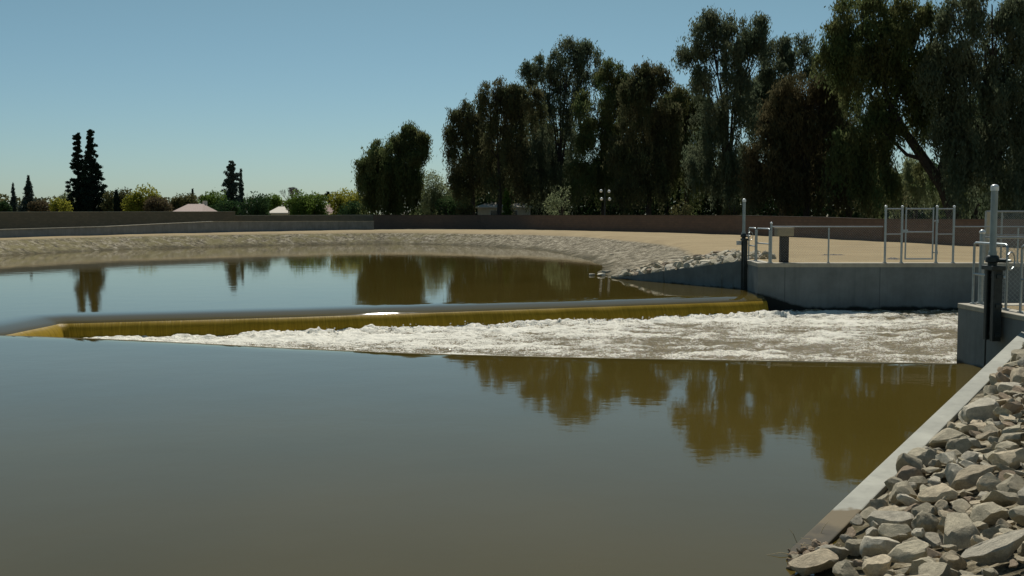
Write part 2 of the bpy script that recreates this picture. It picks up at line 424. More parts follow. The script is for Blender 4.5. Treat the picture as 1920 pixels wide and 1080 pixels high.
me = bpy.data.meshes.new('weir_overflow'); me.from_pydata(vs, [], fs); me.update()
uvl = me.uv_layers.new(name='UVMap')
for lp in me.loops: uvl.data[lp.index].uv = uvs[lp.vertex_index]
me.materials.append(M['pool']); me.materials.append(M['fall'])
me.polygons.foreach_set('material_index', mi)
o = link('water_overflow', me, None, smooth=True); tag(o, kind='structure')
bm = bmesh.new(); bm.from_mesh(me); bmesh.ops.recalc_face_normals(bm, faces=bm.faces)
if sum(f.normal.z for f in bm.faces) < 0: bmesh.ops.reverse_faces(bm, faces=bm.faces)
bm.to_mesh(me); bm.free()
# pool surface with the trough left open
hole = [Vector((v[0], v[1], 0)) for v in vs[::m]]
outer = []
for p in nat:
    outer.append(Vector((p.x, p.y, 0)))
# push natural shore outwards under the bank
ctr = Vector((-14, 40))
out2 = []
for i, p in enumerate(nat):
    a, b = nat[max(i-1, 0)], nat[min(i+1, len(nat)-1)]; d = (b-a).normalized(); q = Vector((-d.y, d.x))
    t1 = p+q*.3
    if inside(np.array([t1.x]), np.array([t1.y]), pool_poly)[0]: q = -q
    e = 1.6 if 0 < i < len(nat)-1 else .0
    if (p-A).length < 1.5: e = .0
    out2.append(p+q*e)
ring = [Vector((p.x, p.y, 0)) for p in out2]
ring += [Vector((A.x+.5, A.y+.1, 0)), Vector((B.x+.1, B.y-.2, 0)), Vector((PX+.15, YN-.3, 0)), Vector((PX+.12, hole[-1].y, 0))]
ring += list(reversed(hole))[1:-1]
ring += [Vector((PX+.12, hole[0].y, 0)), Vector((PX+.2, YF, 0)), Vector((W.x+.12, W.y, 0))]
tri = tessellate_polygon([ring])
pymesh('water', [(p.x, p.y, WZ) for p in ring], [list(f) for f in tri], M['pool'])
wo = bpy.data.objects['water']; tag(wo, kind='structure')
bm = bmesh.new(); bm.from_mesh(wo.data)
for f in bm.faces:
    if f.normal.z < 0: f.normal_flip()
bm.to_mesh(wo.data); bm.free()

# churning trough
gx = np.concatenate([ar(-11.6, 16.5, .05), ar(16.5, 45, .5)]); gy = ar(YN+.01, YF+.0, .05); gy[-1] = YF-.005
X, Y = np.meshgrid(gx, gy)
dc = dist_pl(X, Y, cpts); dfar = dist_pl(X, Y, list(reversed(FE)))
wx = X+.8*fbm(X*.5, Y*.5, 2); wy = Y+.8*fbm(X*.5+5, Y*.5+5, 2)
r1 = 1-np.abs(2*fbm(wx*.75, wy*1.3, 4)-1)*2.2; r2 = fbm(wx*3.2, wy*4.2, 3)-.5; r3 = fbm(X*9, Y*9, 2)-.5
near_fall = np.exp(-((dfar-.95)/.45)**2)*np.clip((X+11.5)/5, .15, 1); lump = np.clip(fbm(X*.55+3, Y*.8, 3)*2.4-.75, 0, 1)
Z = TZ-.03+.06*r1+.10*r2+.05*r3+near_fall*(-.03+.11*lump+.14*r2+.10*r3)
Z = np.where(X > 16.5, TZ, Z)
nx2, ny2 = len(gx), len(gy); idx = np.arange(nx2*ny2).reshape(ny2, nx2)
fc = np.stack([idx[:-1, :-1], idx[:-1, 1:], idx[1:, 1:], idx[1:, :-1]], -1).reshape(-1, 4)
tr_ = npmesh('foaming_water', np.stack([X, Y, Z], -1).reshape(-1, 3), fc, M['foam'], smooth=True); tag(tr_, kind='structure')
fa = tr_.data.attributes.new('foam', 'FLOAT', 'POINT')
ff = -.015+.24*np.exp(-dfar/2.2)+.10*np.clip((4-X)/12, -.6, 1)+.45*(r1*.25+r2*.55)+.035*np.clip((X-2)/6, 0, 1)+.28*(fbm(X*.22+7, Y*.85+2, 3)-.5)-np.where((YF-Y < .5) & (X > 9), .12, 0)+.02
fa.data.foreach_set('value', ff.ravel().astype(np.float32))
# spray droplets thrown up where the sheet lands
sp_v = []; 
for k in range(1500):
    i = random.randrange(3, int(n*.62)); p = crest[i]+nrm[i]*random.uniform(.8, 1.4)
    if p.x > PX+3 or p.x < -5.5: continue
    sp_v.append((p.x, p.y, TZ-.02+abs(random.gauss(0, .06))))
sp_v = np.array(sp_v); th = rng.random((len(sp_v), 1))
ico = bmesh.new(); bmesh.ops.create_icosphere(ico, subdivisions=1, radius=1)
iv = np.array([v.co[:] for v in ico.verts]); jf = np.array([[v.index for v in f.verts] for f in ico.faces]); ico.free()
rad = (.008+.018*th)
Vv = (sp_v[:, None, :]+iv[None]*rad[:, :, None]*np.array([1, 1, .8])).reshape(-1, 3)
Ff = (jf[None]+np.arange(len(sp_v))[:, None, None]*len(iv)).reshape(-1, 3)
t = NT('spray'); M['spray'] = t.done(t.pbr((.85, .84, .79), .5))
so = npmesh('water_spray', Vv, Ff, M['spray'], smooth=True); tag(so, 'white droplets and froth thrown up along the foot of the weir overflow', 'spray', kind='stuff')

# ------------------------------------------------------------------ concrete works
def wall_line(name, pts, thick, mat, label, cat, cap=None, capmat=None, group=None, uvm=True):
    """pts: (Vector xy, zbottom, ztop); the wall's near face follows the points"""
    root = empty(name, (pts[0][0].x, pts[0][0].y, pts[0][1]), label, cat, group)
    vs, fs, uv = [], [], []; s = 0
    for i, (p, zb, zt) in enumerate(pts):
        a, b = pts[max(i-1, 0)][0], pts[min(i+1, len(pts)-1)][0]; d = (b-a).normalized(); q = Vector((-d.y, d.x))
        if q.y < 0: q = -q
        if i: s += (p-pts[i-1][0]).length
        b2 = p+q*thick
        vs += [(p.x, p.y, zb), (p.x, p.y, zt), (b2.x, b2.y, zt), (b2.x, b2.y, zb)]; uv += [(s, zb), (s, zt), (s, zt+thick), (s, zb)]
    for i in range(len(pts)-1):
        for k in range(4):
            fs.append([i*4+k, (i+1)*4+k, (i+1)*4+(k+1) % 4, i*4+(k+1) % 4])
    fs += [[0, 1, 2, 3], [len(vs)-1, len(vs)-2, len(vs)-3, len(vs)-4]]
    o = pymesh('wall', vs, fs, mat, root)
    u = o.data.uv_layers.new(name='UVMap')
    for lp in o.data.loops: u.data[lp.index].uv = uv[lp.vertex_index]
    bm = bmesh.new(); bm.from_mesh(o.data); bmesh.ops.recalc_face_normals(bm, faces=bm.faces); bm.to_mesh(o.data); bm.free()
    if cap:
        vs, fs = [], []
        for i, (p, zb, zt) in enumerate(pts):
            a, b = pts[max(i-1, 0)][0], pts[min(i+1, len(pts)-1)][0]; d = (b-a).normalized(); q = Vector((-d.y, d.x))
            if q.y < 0: q = -q
            f_, b_ = p-q*.04, p+q*(thick+.04)
            vs += [(f_.x, f_.y, zt+.002), (f_.x, f_.y, zt+cap), (b_.x, b_.y, zt+cap), (b_.x, b_.y, zt+.002)]
        for i in range(len(pts)-1):
            for k in range(4): fs.append([i*4+k, (i+1)*4+k, (i+1)*4+(k+1) % 4, i*4+(k+1) % 4])
        fs += [[0, 1, 2, 3], [len(vs)-1, len(vs)-2, len(vs)-3, len(vs)-4]]
        o = pymesh('coping', vs, fs, capmat, root)
        bm = bmesh.new(); bm.from_mesh(o.data); bmesh.ops.recalc_face_normals(bm, faces=bm.faces); bm.to_mesh(o.data); bm.free()
    return root
def wp(px, D, top, cap=0):
    q = Q(px, top, D); return (q.to_2d(), -.9, q.z-cap)
wall_line('concrete_wall', [wp(-260, 61, 441), wp(-150, 65, 437), wp(0, 71.3, 431.5), wp(100, 76, 428.5), wp(200, 81.5, 425.5), wp(300, 88, 420.5), wp(400, 95, 416), wp(550, 107, 415.6), wp(701, 120, 415.2)], .25, M['conc_far'],
          'low grey concrete flood wall along the far left bank, in front of the brown block wall', 'wall', .05, M['coping'])
wall_line('block_wall', [wp(-300, 94, 396), wp(-150, 101, 397), wp(0, 109, 398), wp(200, 120, 397.6), wp(441, 133, 397.2)], .2, M['brick_old'],
          'tall brown block wall behind the low concrete wall at the far left', 'wall', .06, M['coping'])
wall_line('block_wall', [wp(438, 134.5, 404.5), wp(560, 136, 404), wp(706, 136, 403.5)], .2, M['brick_old'],
          'lower brown block wall with pale coping between the tall wall and the lone drooping tree', 'wall', .06, M['coping'])
wall_line('block_wall', [wp(700, 132, 403.4), wp(900, 124, 403.6), wp(1060, 109, 404), wp(1200, 97, 404), wp(1380, 83, 404.6), wp(1540, 71, 408), wp(1640, 65, 411.5), wp(1780, 57, 412), wp(1920, 50, 412.5), wp(2150, 44, 413)], .2, M['brick'],
          'long dark brown block wall in front of the tall drooping trees', 'wall', .04, M['brick'])

# far abutment
root = empty('abutment', (PX, YF, 0), 'grey concrete abutment wall on the far side of the trough, under the wire gate', 'abutment')
sy = W.y
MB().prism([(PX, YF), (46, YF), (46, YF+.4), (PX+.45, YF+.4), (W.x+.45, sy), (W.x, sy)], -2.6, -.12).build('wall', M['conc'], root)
MB().prism([(PX-.003, YF-.004), (46, YF-.004), (46, YF+.46), (PX+.5, YF+.46), (W.x+.5, sy+.02), (W.x-.003, sy+.02)], -.12, .012).build('coping', M['coping'], root, bevel=.01)
# far wing wall
d = wd; nn = Vector((d.y, -d.x))
if nn.y < 0: nn = -nn
w2, v2 = W+nn*.25, V+nn*.25
ve = V-wd*1.0; ve2 = v2-wd*1.0
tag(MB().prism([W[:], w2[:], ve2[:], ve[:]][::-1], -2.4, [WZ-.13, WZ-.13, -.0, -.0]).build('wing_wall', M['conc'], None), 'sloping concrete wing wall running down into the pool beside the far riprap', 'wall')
# near abutment (side face looks at the pool)
root = empty('abutment', (PX, YN, 0), 'grey concrete abutment corner on the near side of the trough, carrying the large slide gate', 'abutment')
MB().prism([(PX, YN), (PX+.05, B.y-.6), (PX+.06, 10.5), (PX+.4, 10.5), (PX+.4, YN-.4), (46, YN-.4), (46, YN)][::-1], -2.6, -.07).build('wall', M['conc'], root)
MB().prism([(PX-.012, YN+.01), (PX+.04, B.y-.6), (PX+.05, 10.5), (PX+.42, 10.5), (PX+.42, YN-.42), (46, YN-.42), (46, YN+.01)][::-1], -.07, .012).build('coping', M['coping'], root, bevel=.01)
# near wing kerb
kd = (B-A).normalized(); kn = Vector((kd.y, -kd.x)); KW = .22
A0 = A-kd*1.1; slopek = (.76)/(B-A).length
zA0 = WZ-slopek*1.1; zB = WZ+.76
a2, b2 = A0+kn*KW, B+kn*KW
tag(MB().prism([A0[:], a2[:], b2[:], B[:]], -2.3, [zA0, zA0, zB, zB]).build('concrete_kerb', M['kerb'], None, bevel=.012),
    'long pale concrete kerb sloping down into the near pool beside the rubble', 'kerb')
# weir wall under the overflow
wv, wf = [], []
for i, (p, q) in enumerate(zip(crest, nrm)):
    f_, b_ = p+q*.06, p-q*.24
    fx, bx = min(f_.x, PX+.1), min(b_.x, PX+.1)
    wv += [(fx, f_.y, -2.4), (fx, f_.y, -1.16), (bx, b_.y, -1.12), (bx, b_.y, -2.4)]
for i in range(n-1):
    for k in range(4): wf.append([i*4+k, (i+1)*4+k, (i+1)*4+(k+1) % 4, i*4+(k+1) % 4])
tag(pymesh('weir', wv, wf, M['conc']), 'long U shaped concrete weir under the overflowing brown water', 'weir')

# ------------------------------------------------------------------ chain link and rails
def chain(p0, p1, z0, z1, pitch_=.057, w=.0012, inset=0):
    """real wire lattice between two plan points"""
    L = (p1-p0).length; d = (p1-p0)/L; H = z1-z0; V_, F_ = [], []
    k = pitch_*1.414
    for sgn in (1, -1):
        c = -H
        while c < L:
            # line x = c + t (t from 0..H) for sgn=1 ; mirrored else
            t0 = max(0, -c); t1 = min(H, L-c)
            if t1 > t0+.01:
                xa, xb = c+t0, c+t1; za, zb = (z0+t0, z0+t1) if sgn > 0 else (z1-t0, z1-t1)
                b = len(V_); o = w*.7
                nx_, ny_ = -d.y, d.x
                for (x_, z_) in ((xa, za), (xb, zb)):
                    px_, py_ = p0.x+d.x*x_, p0.y+d.y*x_
                    V_ += [(px_-d.x*o, py_-d.y*o, z_+o*sgn), (px_+d.x*o, py_+d.y*o, z_-o*sgn), (px_+nx_*w*1.2*sgn, py_+ny_*w*1.2*sgn, z_)]
                F_ += [[b, b+1, b+4, b+3], [b+1, b+2, b+5, b+4], [b+2, b, b+3, b+5]]
            c += k
    mb = MB(); mb.v, mb.f = V_, F_; return mb
def post(x, y, z0, z1, r=.03, ball=True, root=None):
    p = MB().tube([(x, y, z0), (x, y, z1)], r, 12).build('post', M['galv'], root, True)
    MB().tube([(x, y, z0), (x, y, z0+.03)], r*1.7, 12).build('base_plate', M['galv'], root, True)
    if ball:
        MB().ball((x, y, z1+.012), r*1.25, 12, 8, .9).build('post_cap', M['galv_white'], root, True)
def rail(a, b, root, r=.021, name='rail'):
    return MB().tube([a, b], r, 10).build(name, M['galv'], root, True)
FY = YF+.14
def fx(px, y=FY): return ray(px, 440).x/ray(px, 440).y*y
# low fence left of the gate
x0, x1, x2 = fx(1446), fx(1554), fx(1657)
root = empty('wire_fence', (x0, FY, 0), 'low chain link fence on the far abutment between the tan box and the wire gate', 'fence')
post(x0, FY, .01, 1.27, .036, True, root); post(x1, FY, .01, 1.14, .026, False, root)
rail((x0+.03, FY, 1.17), (x2-.03, FY, 1.17), root)
chain(Vector((x0+.03, FY+.026)), Vector((x2-.05, FY+.026)), .06, 1.16).build('wire_mesh', M['galv'], root)
# tall gate
px = [fx(q) for q in (1660, 1691, 1698, 1749, 1756, 1788)]; GT = 1.74
root = empty('wire_gate', (px[0], FY, 0), 'tall narrow chain link gate between two fixed side panels on the far abutment', 'gate')
for q in (px[0], px[1], px[4], px[5]): post(q, FY, .01, GT+.06, .036, True, root)
for a, b in ((px[0], px[1]), (px[4], px[5])):
    rail((a+.03, FY, GT), (b-.03, FY, GT), root); rail((a+.03, FY, .93), (b-.03, FY, .93), root, .018)
    chain(Vector((a+.03, FY+.026)), Vector((b-.03, FY+.026)), .06, GT).build('wire_mesh', M['galv'], root)
leaf = MB(); yy = FY-.01
for a, b in (((px[2], yy, .12), (px[2], yy, GT+.05)), ((px[3], yy, .12), (px[3], yy, GT+.05)), ((px[2], yy, .14), (px[3], yy, .14)), ((px[2], yy, GT), (px[3], yy, GT)), ((px[2], yy, 1.0), (px[3], yy, 1.0))):
    leaf.tube([a, b], .024, 10)
gl = leaf.build('gate_leaf', M['galv'], root, True)
chain(Vector((px[2], yy+.025)), Vector((px[3], yy+.025)), .14, GT).build('wire_mesh', M['galv'], root)
for z in (.35, 1.35):
    mb = MB().tube([(px[3]-.01, yy-.02, z), (px[4]+.01, yy-.02, z)], .02, 8); mb.tube([(px[4], yy-.02, z-.05), (px[4], yy-.02, z+.05)], .045, 10)
    mb.build('hinge', M['galv'], root, True)
MB().box(px[1]-.02, px[2]+.05, yy-.06, yy-.03, .98, 1.08).build('latch', M['galv'], root)
# low fence right of the gate
x5 = 24.0
root = empty('wire_fence', (px[5], FY, 0), 'low chain link fence on the far abutment right of the wire gate', 'fence')
rail((px[5]+.04, FY, 1.17), (x5, FY, 1.17), root)
for q in (16.2, 18.8, 21.4, 24.0): post(q, FY, .01, 1.14, .026, False, root)
chain(Vector((px[5]+.05, FY+.026)), Vector((x5, FY+.026)), .06, 1.16).build('wire_mesh', M['galv'], root)
# taller mesh enclosure at the right edge
ex, ey = fx(1848, 36.2), 36.2
root = empty('wire_enclosure', (ex, ey, 0), 'taller chain link enclosure behind the pale pipe at the right edge', 'fence')
for (a, b) in (((ex, ey), (ex+1.2, ey+.0)), ((ex+1.2, ey), (ex+5, ey))):
    rail((a[0], a[1], 1.66), (b[0], b[1], 1.66), root, .028); rail((a[0], a[1], .86), (b[0], b[1], .86), root)
    chain(Vector(a), Vector(b), .05, 1.64, .045, .0035).build('wire_mesh', M['galv'], root)
for q in (ex, ex+.55, ex+2.6, ex+5): post(q, ey+.03, .0, 1.66, .03, False, root)
rail((ex, ey, 1.66), (ex+1.55, ey+3, 1.66), root, .028)
chain(Vector((ex, ey)), Vector((ex+1.55, ey+3)), .05, 1.64, .045, .0035).build('wire_mesh', M['galv'], root)

# U rails on the edges
def u_rail(p0, p1, label, zt=1.08, mid=.54, group=None, r=.021):
    p0, p1 = Vector(p0), Vector(p1)
    root = empty('guard_rail', (p0.x, p0.y, 0), label, 'guard rail', group)
    c = .06; d = (p1-p0).normalized()
    MB().tube([(p0.x, p0.y, .012), (p0.x, p0.y, zt-c), (p0.x+d.x*c*.3, p0.y+d.y*c*.3, zt-c*.3), (p0.x+d.x*c, p0.y+d.y*c, zt), (p1.x-d.x*c, p1.y-d.y*c, zt), (p1.x-d.x*c*.3, p1.y-d.y*c*.3, zt-c*.3), (p1.x, p1.y, zt-c), (p1.x, p1.y, .012)], r, 12).build('frame', M['galv'], root, True)
    MB().tube([(p0.x+d.x*.01, p0.y+d.y*.01, mid), (p1.x-d.x*.01, p1.y-d.y*.01, mid)], r*.9, 10).build('middle_rail', M['galv'], root, True)
    for p in (p0, p1):
        MB().tube([(p.x, p.y, .012), (p.x, p.y, .035)], r*2.3, 12).build('foot', M['galv'], root, True)
u_rail((8.04, 18.55), (8.06, 17.35), 'guard rail left of the large slide gate on the near abutment', group='guard rails on the abutments')
u_rail((8.06, 16.85), (8.1, 13.6), 'guard rail right of the large slide gate, cut by the photo edge', group='guard rails on the abutments')
def side_x(y): return PX+(W.x-PX)*(y-YF)/(W.y-YF)+.14
u_rail((side_x(36.6)+.0, 36.6), (side_x(35.9)+.1, 35.9), 'small guard rail behind the far slide gate', 1.1, .5, group='guard rails on the abutments', r=.024)
u_rail((side_x(35.2)+.02, 35.2), (side_x(34.1)+.22, 34.1), 'guard rail between the far slide gate and the tan box', 1.1, .62, group='guard rails on the abutments', r=.024)
# near low fence behind rail
bx, by = fx(1842, 18.56), 18.56
root = empty('wire_fence', (bx, by, 0), 'low chain link fence with ball topped post behind the large slide gate', 'fence')
post(bx, by, .012, 1.25, .042, True, root); post(bx+2.6, by, .012, 1.18, .03, False, root)
rail((bx, by, 1.17), (bx+5, by, 1.17), root, .021)
chain(Vector((bx+.04, by+.03)), Vector((bx+5, by+.03)), .05, 1.16, .057, .002).build('wire_mesh', M['galv'], root)

# slide gates
def slide_gate(x, y, s, ztop, zyoke, zbot, label):
    """frame bolted to a face looking at -x; y centre, s thickness scale"""
    root = empty('slide_gate', (x, y, zbot), label, 'slide gate', 'slide gates on the abutments')
    mb = MB()
    for k in (-.12, .12):
        mb.box(x-.15*s, x-.005, y+k-.03, y+k+.03, zbot, zyoke)
        mb.box(x-.19*s, x-.15*s, y+k-.05, y+k+.05, zbot, zyoke)
    mb.box(x-.06*s, x-.02, y-.088, y+.088, zbot+.05, zyoke-.02)
    mb.build('frame', M['dark'], root, bevel=.004)
    MB().box(x-.25*s, x+.02, y-.2, y+.2, zyoke+.001, zyoke+.07).build('yoke', M['dark'], root, bevel=.006)
    MB().box(x-.13*s, x-.065*s, y-.085, y+.085, zbot+.08, zbot+.55).build('gate_leaf', M['dark'], root, bevel=.004)
    gb = MB(); gb.tube([(x-.11, y, zyoke+.07), (x-.11, y, zyoke+.11), (x-.11, y, zyoke+.13), (x-.11, y, zyoke+.2)], [.07, .07, .11, .10], 16)
    gb.tube([(x-.11, y-.02, zyoke+.155), (x+.02, y-.2, zyoke+.155)], .035, 10)
    gb.ball((x-.11, y, zyoke+.2), .10, 14, 8, .5); gb.build('gear_box', M['dark'], root, True)
    MB().tube([(x-.11, y, zyoke+.22), (x-.11, y, zyoke+.30)], .065, 14).build('collar', M['pipe'], root, True)
    MB().tube([(x-.11, y, zyoke+.28), (x-.11, y, ztop-.05)], .052, 16).build('stem_cover', M['pipe'], root, True)
    c = MB().tube([(x-.11, y, ztop-.09), (x-.11, y, ztop-.03)], .062, 16); c.ball((x-.11, y, ztop-.03), .062, 16, 8, .7)
    c.build('cap', M['galv_white'], root, True)
    MB().tube([(x-.16, y+.05, zyoke+.0), (x-.16, y+.05, WZ-.3)], .014, 8).build('stem', M['dark'], root, True)
    for z in (zbot+.1, (zbot+zyoke)/2, zyoke-.1):
        MB().box(x-.145*s, x-.01, y-.19, y+.19, z-.03, z+.03).build('bracket', M['dark'], root, bevel=.004)
    h = MB().tube([(x+.02, y-.2, zyoke+.155), (x+.06, y-.27, zyoke+.155)], .02, 8)
    ring_ = [(x+.06+.14*math.cos(a)*.75, y-.27-.14*math.cos(a)*(-.66), zyoke+.155+.14*math.sin(a)) for a in [2*math.pi*i/16 for i in range(17)]]
    h.tube(ring_, .012, 6, False)
    h.build('hand_crank', M['galv'], root, True)
    return root
slide_gate(PX-.02, 17.15, .8, 2.04, .68, -.46, 'large slide gate with thick pale pipe on the near abutment at the right edge')
gy_ = W.y-.05; slide_gate(W.x-.02, 36.15, .7, 2.08, .68, -1.02, 'small slide gate with thin pale pipe on the far abutment corner')
MB().box(W.x-.30, W.x-.08, 36.45, 36.5, .52, .66).build('sign_plate', M['galv_white'], bpy.data.objects['slide_gate.001'])

# tan box on dark post
bxp = Q(1470, 487, 34.75); 
root = empty('control_box', (bxp.x, 34.75, 0), 'tan topped box on a dark square pedestal beside the low fence', 'box')
MB().box(bxp.x-.13, bxp.x+.13, 34.65, 34.9, .0, .86).build('pedestal', M['post_dark'], root, bevel=.008)
MB().box(bxp.x-.27, bxp.x+.26, 34.55, 35.0, .861, 1.10).build('box', M['tan'], root, bevel=.015)
MB().box(bxp.x-.285, bxp.x+.275, 34.54, 35.02, 1.101, 1.13).build('lid', M['tan'], root, bevel=.006)
# dark mounds on the far ground; the long one stands in for a shadow
for (px_, py_, wpx, lab) in ((1465+95, 478.5, 62, 'long thin dark mound standing in for a shadow on the sand behind the low fence'), (1675, 485, 26, 'small dark mound at the foot of the wire gate')):
    c = P(px_, py_, .02); L = wpx*c.y/F
    vs = []; fs = []; nn_ = 22
    for i in range(nn_+1):
        u = i/nn_; hh = math.sin(math.pi*u)**.6*(.035+.03*random.random())
        for j, w_ in enumerate((-1, -.5, 0, .5, 1)):
            vs.append((c.x-L/2+L*u, c.y+w_*.22*(math.sin(math.pi*u)+.05), .003+hh*(1-w_*w_)*(.6+.7*random.random())))
    for i in range(nn_):
        for j in range(4): fs.append([i*5+j, (i+1)*5+j, (i+1)*5+j+1, i*5+j+1])
    tag(pymesh('dark_mound', vs, fs, M['post_dark']), lab, 'debris')

# ------------------------------------------------------------------ rocks
def rock_mesh(name, seed, flat, sub=3, cuts=9):
    r = np.random.default_rng(seed); bm = bmesh.new(); bmesh.ops.create_icosphere(bm, subdivisions=sub, radius=1)
    Vn = np.array([v.co[:] for v in bm.verts])*1.25
    for k in range(cuts):
        q = r.normal(size=3); q /= np.linalg.norm(q); dd = r.uniform(.55, .9)
        s_ = Vn@q; Vn -= np.maximum(s_-dd, 0)[:, None]*q
    for q, dd in (((0, 0, 1), flat*r.uniform(.9, 1.1)), ((0, 0, -1), flat)):
        q = np.array(q, float)+r.normal(size=3)*.08; q /= np.linalg.norm(q); s_ = Vn@q; Vn -= np.maximum(s_-dd, 0)[:, None]*q
    nz = np.stack([fbm(Vn[:, 0]*3+seed, Vn[:, 1]*3+Vn[:, 2]*2, 3), fbm(Vn[:, 1]*3+seed*2, Vn[:, 2]*3+Vn[:, 0], 3), fbm(Vn[:, 2]*3, Vn[:, 0]*3+seed, 3)], -1)-.5
    Vn += nz*.13
    nz = np.stack([fbm(Vn[:, 0]*9+seed, Vn[:, 1]*9+Vn[:, 2]*7, 2), fbm(Vn[:, 1]*9+seed, Vn[:, 2]*9+Vn[:, 0]*7, 2), fbm(Vn[:, 2]*9, Vn[:, 0]*9+Vn[:, 1]*7, 2)], -1)-.5
    Vn += nz*.06
    mn, mx_ = Vn.min(0), Vn.max(0); Vn -= (mn+mx_)/2; Vn[:, :2] /= max((mx_-mn)[0], (mx_-mn)[1]); Vn[:, 2] /= max((mx_-mn)[0], (mx_-mn)[1])
    for v, c in zip(bm.verts, Vn): v.co = c
    me = bpy.data.meshes.new(name); bm.to_mesh(me); bm.free()
    me.polygons.foreach_set('use_smooth', [True]*len(me.polygons)); me.set_sharp_from_angle(angle=R(22))
    return me
blocky = [rock_mesh('rubble_rock', 100+i, random.choice((.55, .65, .75))) for i in range(18)]
slabs = [rock_mesh('rubble_slab', 200+i, random.choice((.2, .28, .36)), cuts=7) for i in range(10)]
mats = ['rock_grey', 'rock_tan', 'rock_brown', 'rock_pale']; matname = {'rock_grey': 'grey', 'rock_tan': 'tan', 'rock_brown': 'brown', 'rock_pale': 'pale'}
# each mesh in each colour, material on the object so the mesh can be shared
for me in blocky+slabs: me.materials.append(M['rock_grey'])
NG = 'rubble rocks on the near bank'; FG = 'riprap rocks beside the far wing wall'
def put_rock(me, loc, size, rot, mat, label, group, name='rubble_rock', sc=(1, 1, 1)):
    o = bpy.data.objects.new(name, me); col.objects.link(o); o.location = loc; o.scale = (size*sc[0], size*sc[1], size*sc[2]); o.rotation_euler = rot
    o.material_slots[0].link = 'OBJECT'; o.material_slots[0].material = M[mat]
    return tag(o, label, 'rock', group)
def on_near(px, py, up=0.0):
    d = ray(px, py)      # CAMZ + d.z t = -1.10+.289(d.x t-A.x)-.11(d.y t-A.y) + up
    k = -1.10-.289*A.x+.11*A.y+up
    tt = (k-CAMZ)/(d.z-.289*d.x+.11*d.y); return Vector((d.x*tt, d.y*tt, CAMZ+d.z*tt))
tilt = (R(6.3), R(-16), 0)
placed = []
heroes = [  # px, py, width px, slab?, material, rotz, extra tilt, label, scale
 (1800, 1012, 132, 1, 'rock_grey', .95, (0, .10), 'wide flat grey concrete slab tilted in the middle of the near rubble', (1.15, .62, 1)),
 (1865, 1048, 150, 1, 'rock_pale', .15, (.12, -.1), 'long pale tan slab with curved upper edge near the bottom right corner', (1.1, .42, 1.0)),
 (1823, 905, 100, 1, 'rock_tan', -.1, (.0, -.05), 'flat tan slab with pointed left end above the wide grey slab', (1.1, .62, .9)),
 (1672, 985, 92, 0, 'rock_pale', .2, (.1, 0), 'square pale block with a flat top below the kerb end', (1.0, .9, .8)),
 (1697, 902, 70, 0, 'rock_brown', .3, (0, 0), 'reddish brown boulder against the kerb', (1, .85, .9)),
 (1527, 1068, 105, 1, 'rock_tan', .2, (.05, .05), 'orange tan slab lying alone at the water edge, lowest in the rubble', (1.1, .62, 1.1)),
 (1608, 988, 44, 1, 'rock_pale', .5, (.3, .2), 'small rounded pale slab standing beside the muddy kerb end', (.95, .75, 1.2)),
 (1640, 995, 48, 1, 'rock_pale', 1.1, (.3, .5), 'narrow pale pointed slab leaning left of the square pale block', (1.2, .55, 1)),
 (1733, 985, 62, 0, 'rock_grey', .8, (0, 0), 'dark grey rounded stone right of the square pale block', (.8, .9, 1.2)),
 (1758, 935, 82, 0, 'rock_tan', -.4, (0, .1), 'angular tan rock with a sloping top below the brown boulder', (1.1, .8, .8)),
 (1690, 932, 76, 0, 'rock_grey', .4, (0, 0), 'rough grey rock just below the brown boulder', (1, .7, .8)),
 (1840, 780, 84, 0, 'rock_pale', .2, (0, 0), 'big rough pale rock beside the upper kerb', (1, .8, .8)),
 (1730, 868, 76, 0, 'rock_grey', .2, (0, .1), 'smooth dark grey rock touching the kerb above the brown boulder', (1.1, .7, .7)),
 (1900, 818, 66, 0, 'rock_grey', .2, (0, 0), 'smooth grey boulder at the right photo edge', (1, .8, .8)),
 (1820, 865, 70, 0, 'rock_pale', .6, (0, .1), 'pale wedge shaped rock in the upper rubble', (1.1, .6, .8)),
 (1895, 868, 80, 0, 'rock_tan', -.3, (0, 0), 'large tan block at the right edge above the flat tan slab', (1.1, .8, .8)),
 (1780, 830, 90, 0, 'rock_grey', .3, (0, 0), 'broad rough grey rock just right of the upper kerb', (1.1, .7, .7)),
 (1900, 920, 84, 0, 'rock_grey', 1.2, (0, 0), 'coarse grey aggregate rock at the right edge beside the flat tan slab', (1.1, .8, .8)),
 (1850, 970, 90, 0, 'rock_grey', .6, (0, 0), 'coarse grey rock above the right end of the wide grey slab', (1.1, .75, .7)),
 (1700, 1042, 100, 0, 'rock_grey', -.2, (0, 0), 'large low grey rock below the square pale block', (1.15, .7, .6)),
 (1605, 1030, 50, 0, 'rock_grey', .4, (0, 0), 'round grey cobble near the water edge', (1, .9, .9)),
 (1645, 1066, 74, 0, 'rock_tan', .9, (0, 0), 'tan boulder at the bottom edge of the photo', (1, .8, .8)),
]
lm = []
for (x, y, w_, sl, mt, rz, ex_, lab, sc) in heroes:
    p = on_near(x, y, .06); s = w_*p.y/F*.88
    me = slabs[len(lm) % 10] if sl else blocky[(len(lm)*5) % 18]
    put_rock(me, p+Vector((0, 0, .02 if not sl else .05)), s, (tilt[0]+ex_[0], tilt[1]+ex_[1], rz), mt, lab, NG, sc=sc)
    placed.append((p.x, p.y, s*.40)); lm.append((p, lab, mt, sl))
lmn = {0: 'the wide flat grey slab', 1: 'the long pale slab', 2: 'the flat tan slab', 3: 'the square pale block', 4: 'the brown boulder', 5: 'the orange tan slab',
       9: 'the angular tan rock', 11: 'the big pale rock', 13: 'the smooth boulder at the edge', 14: 'the pale wedge', 16: 'the broad grey rock', 19: 'the low grey rock', 21: 'the bottom tan boulder'}
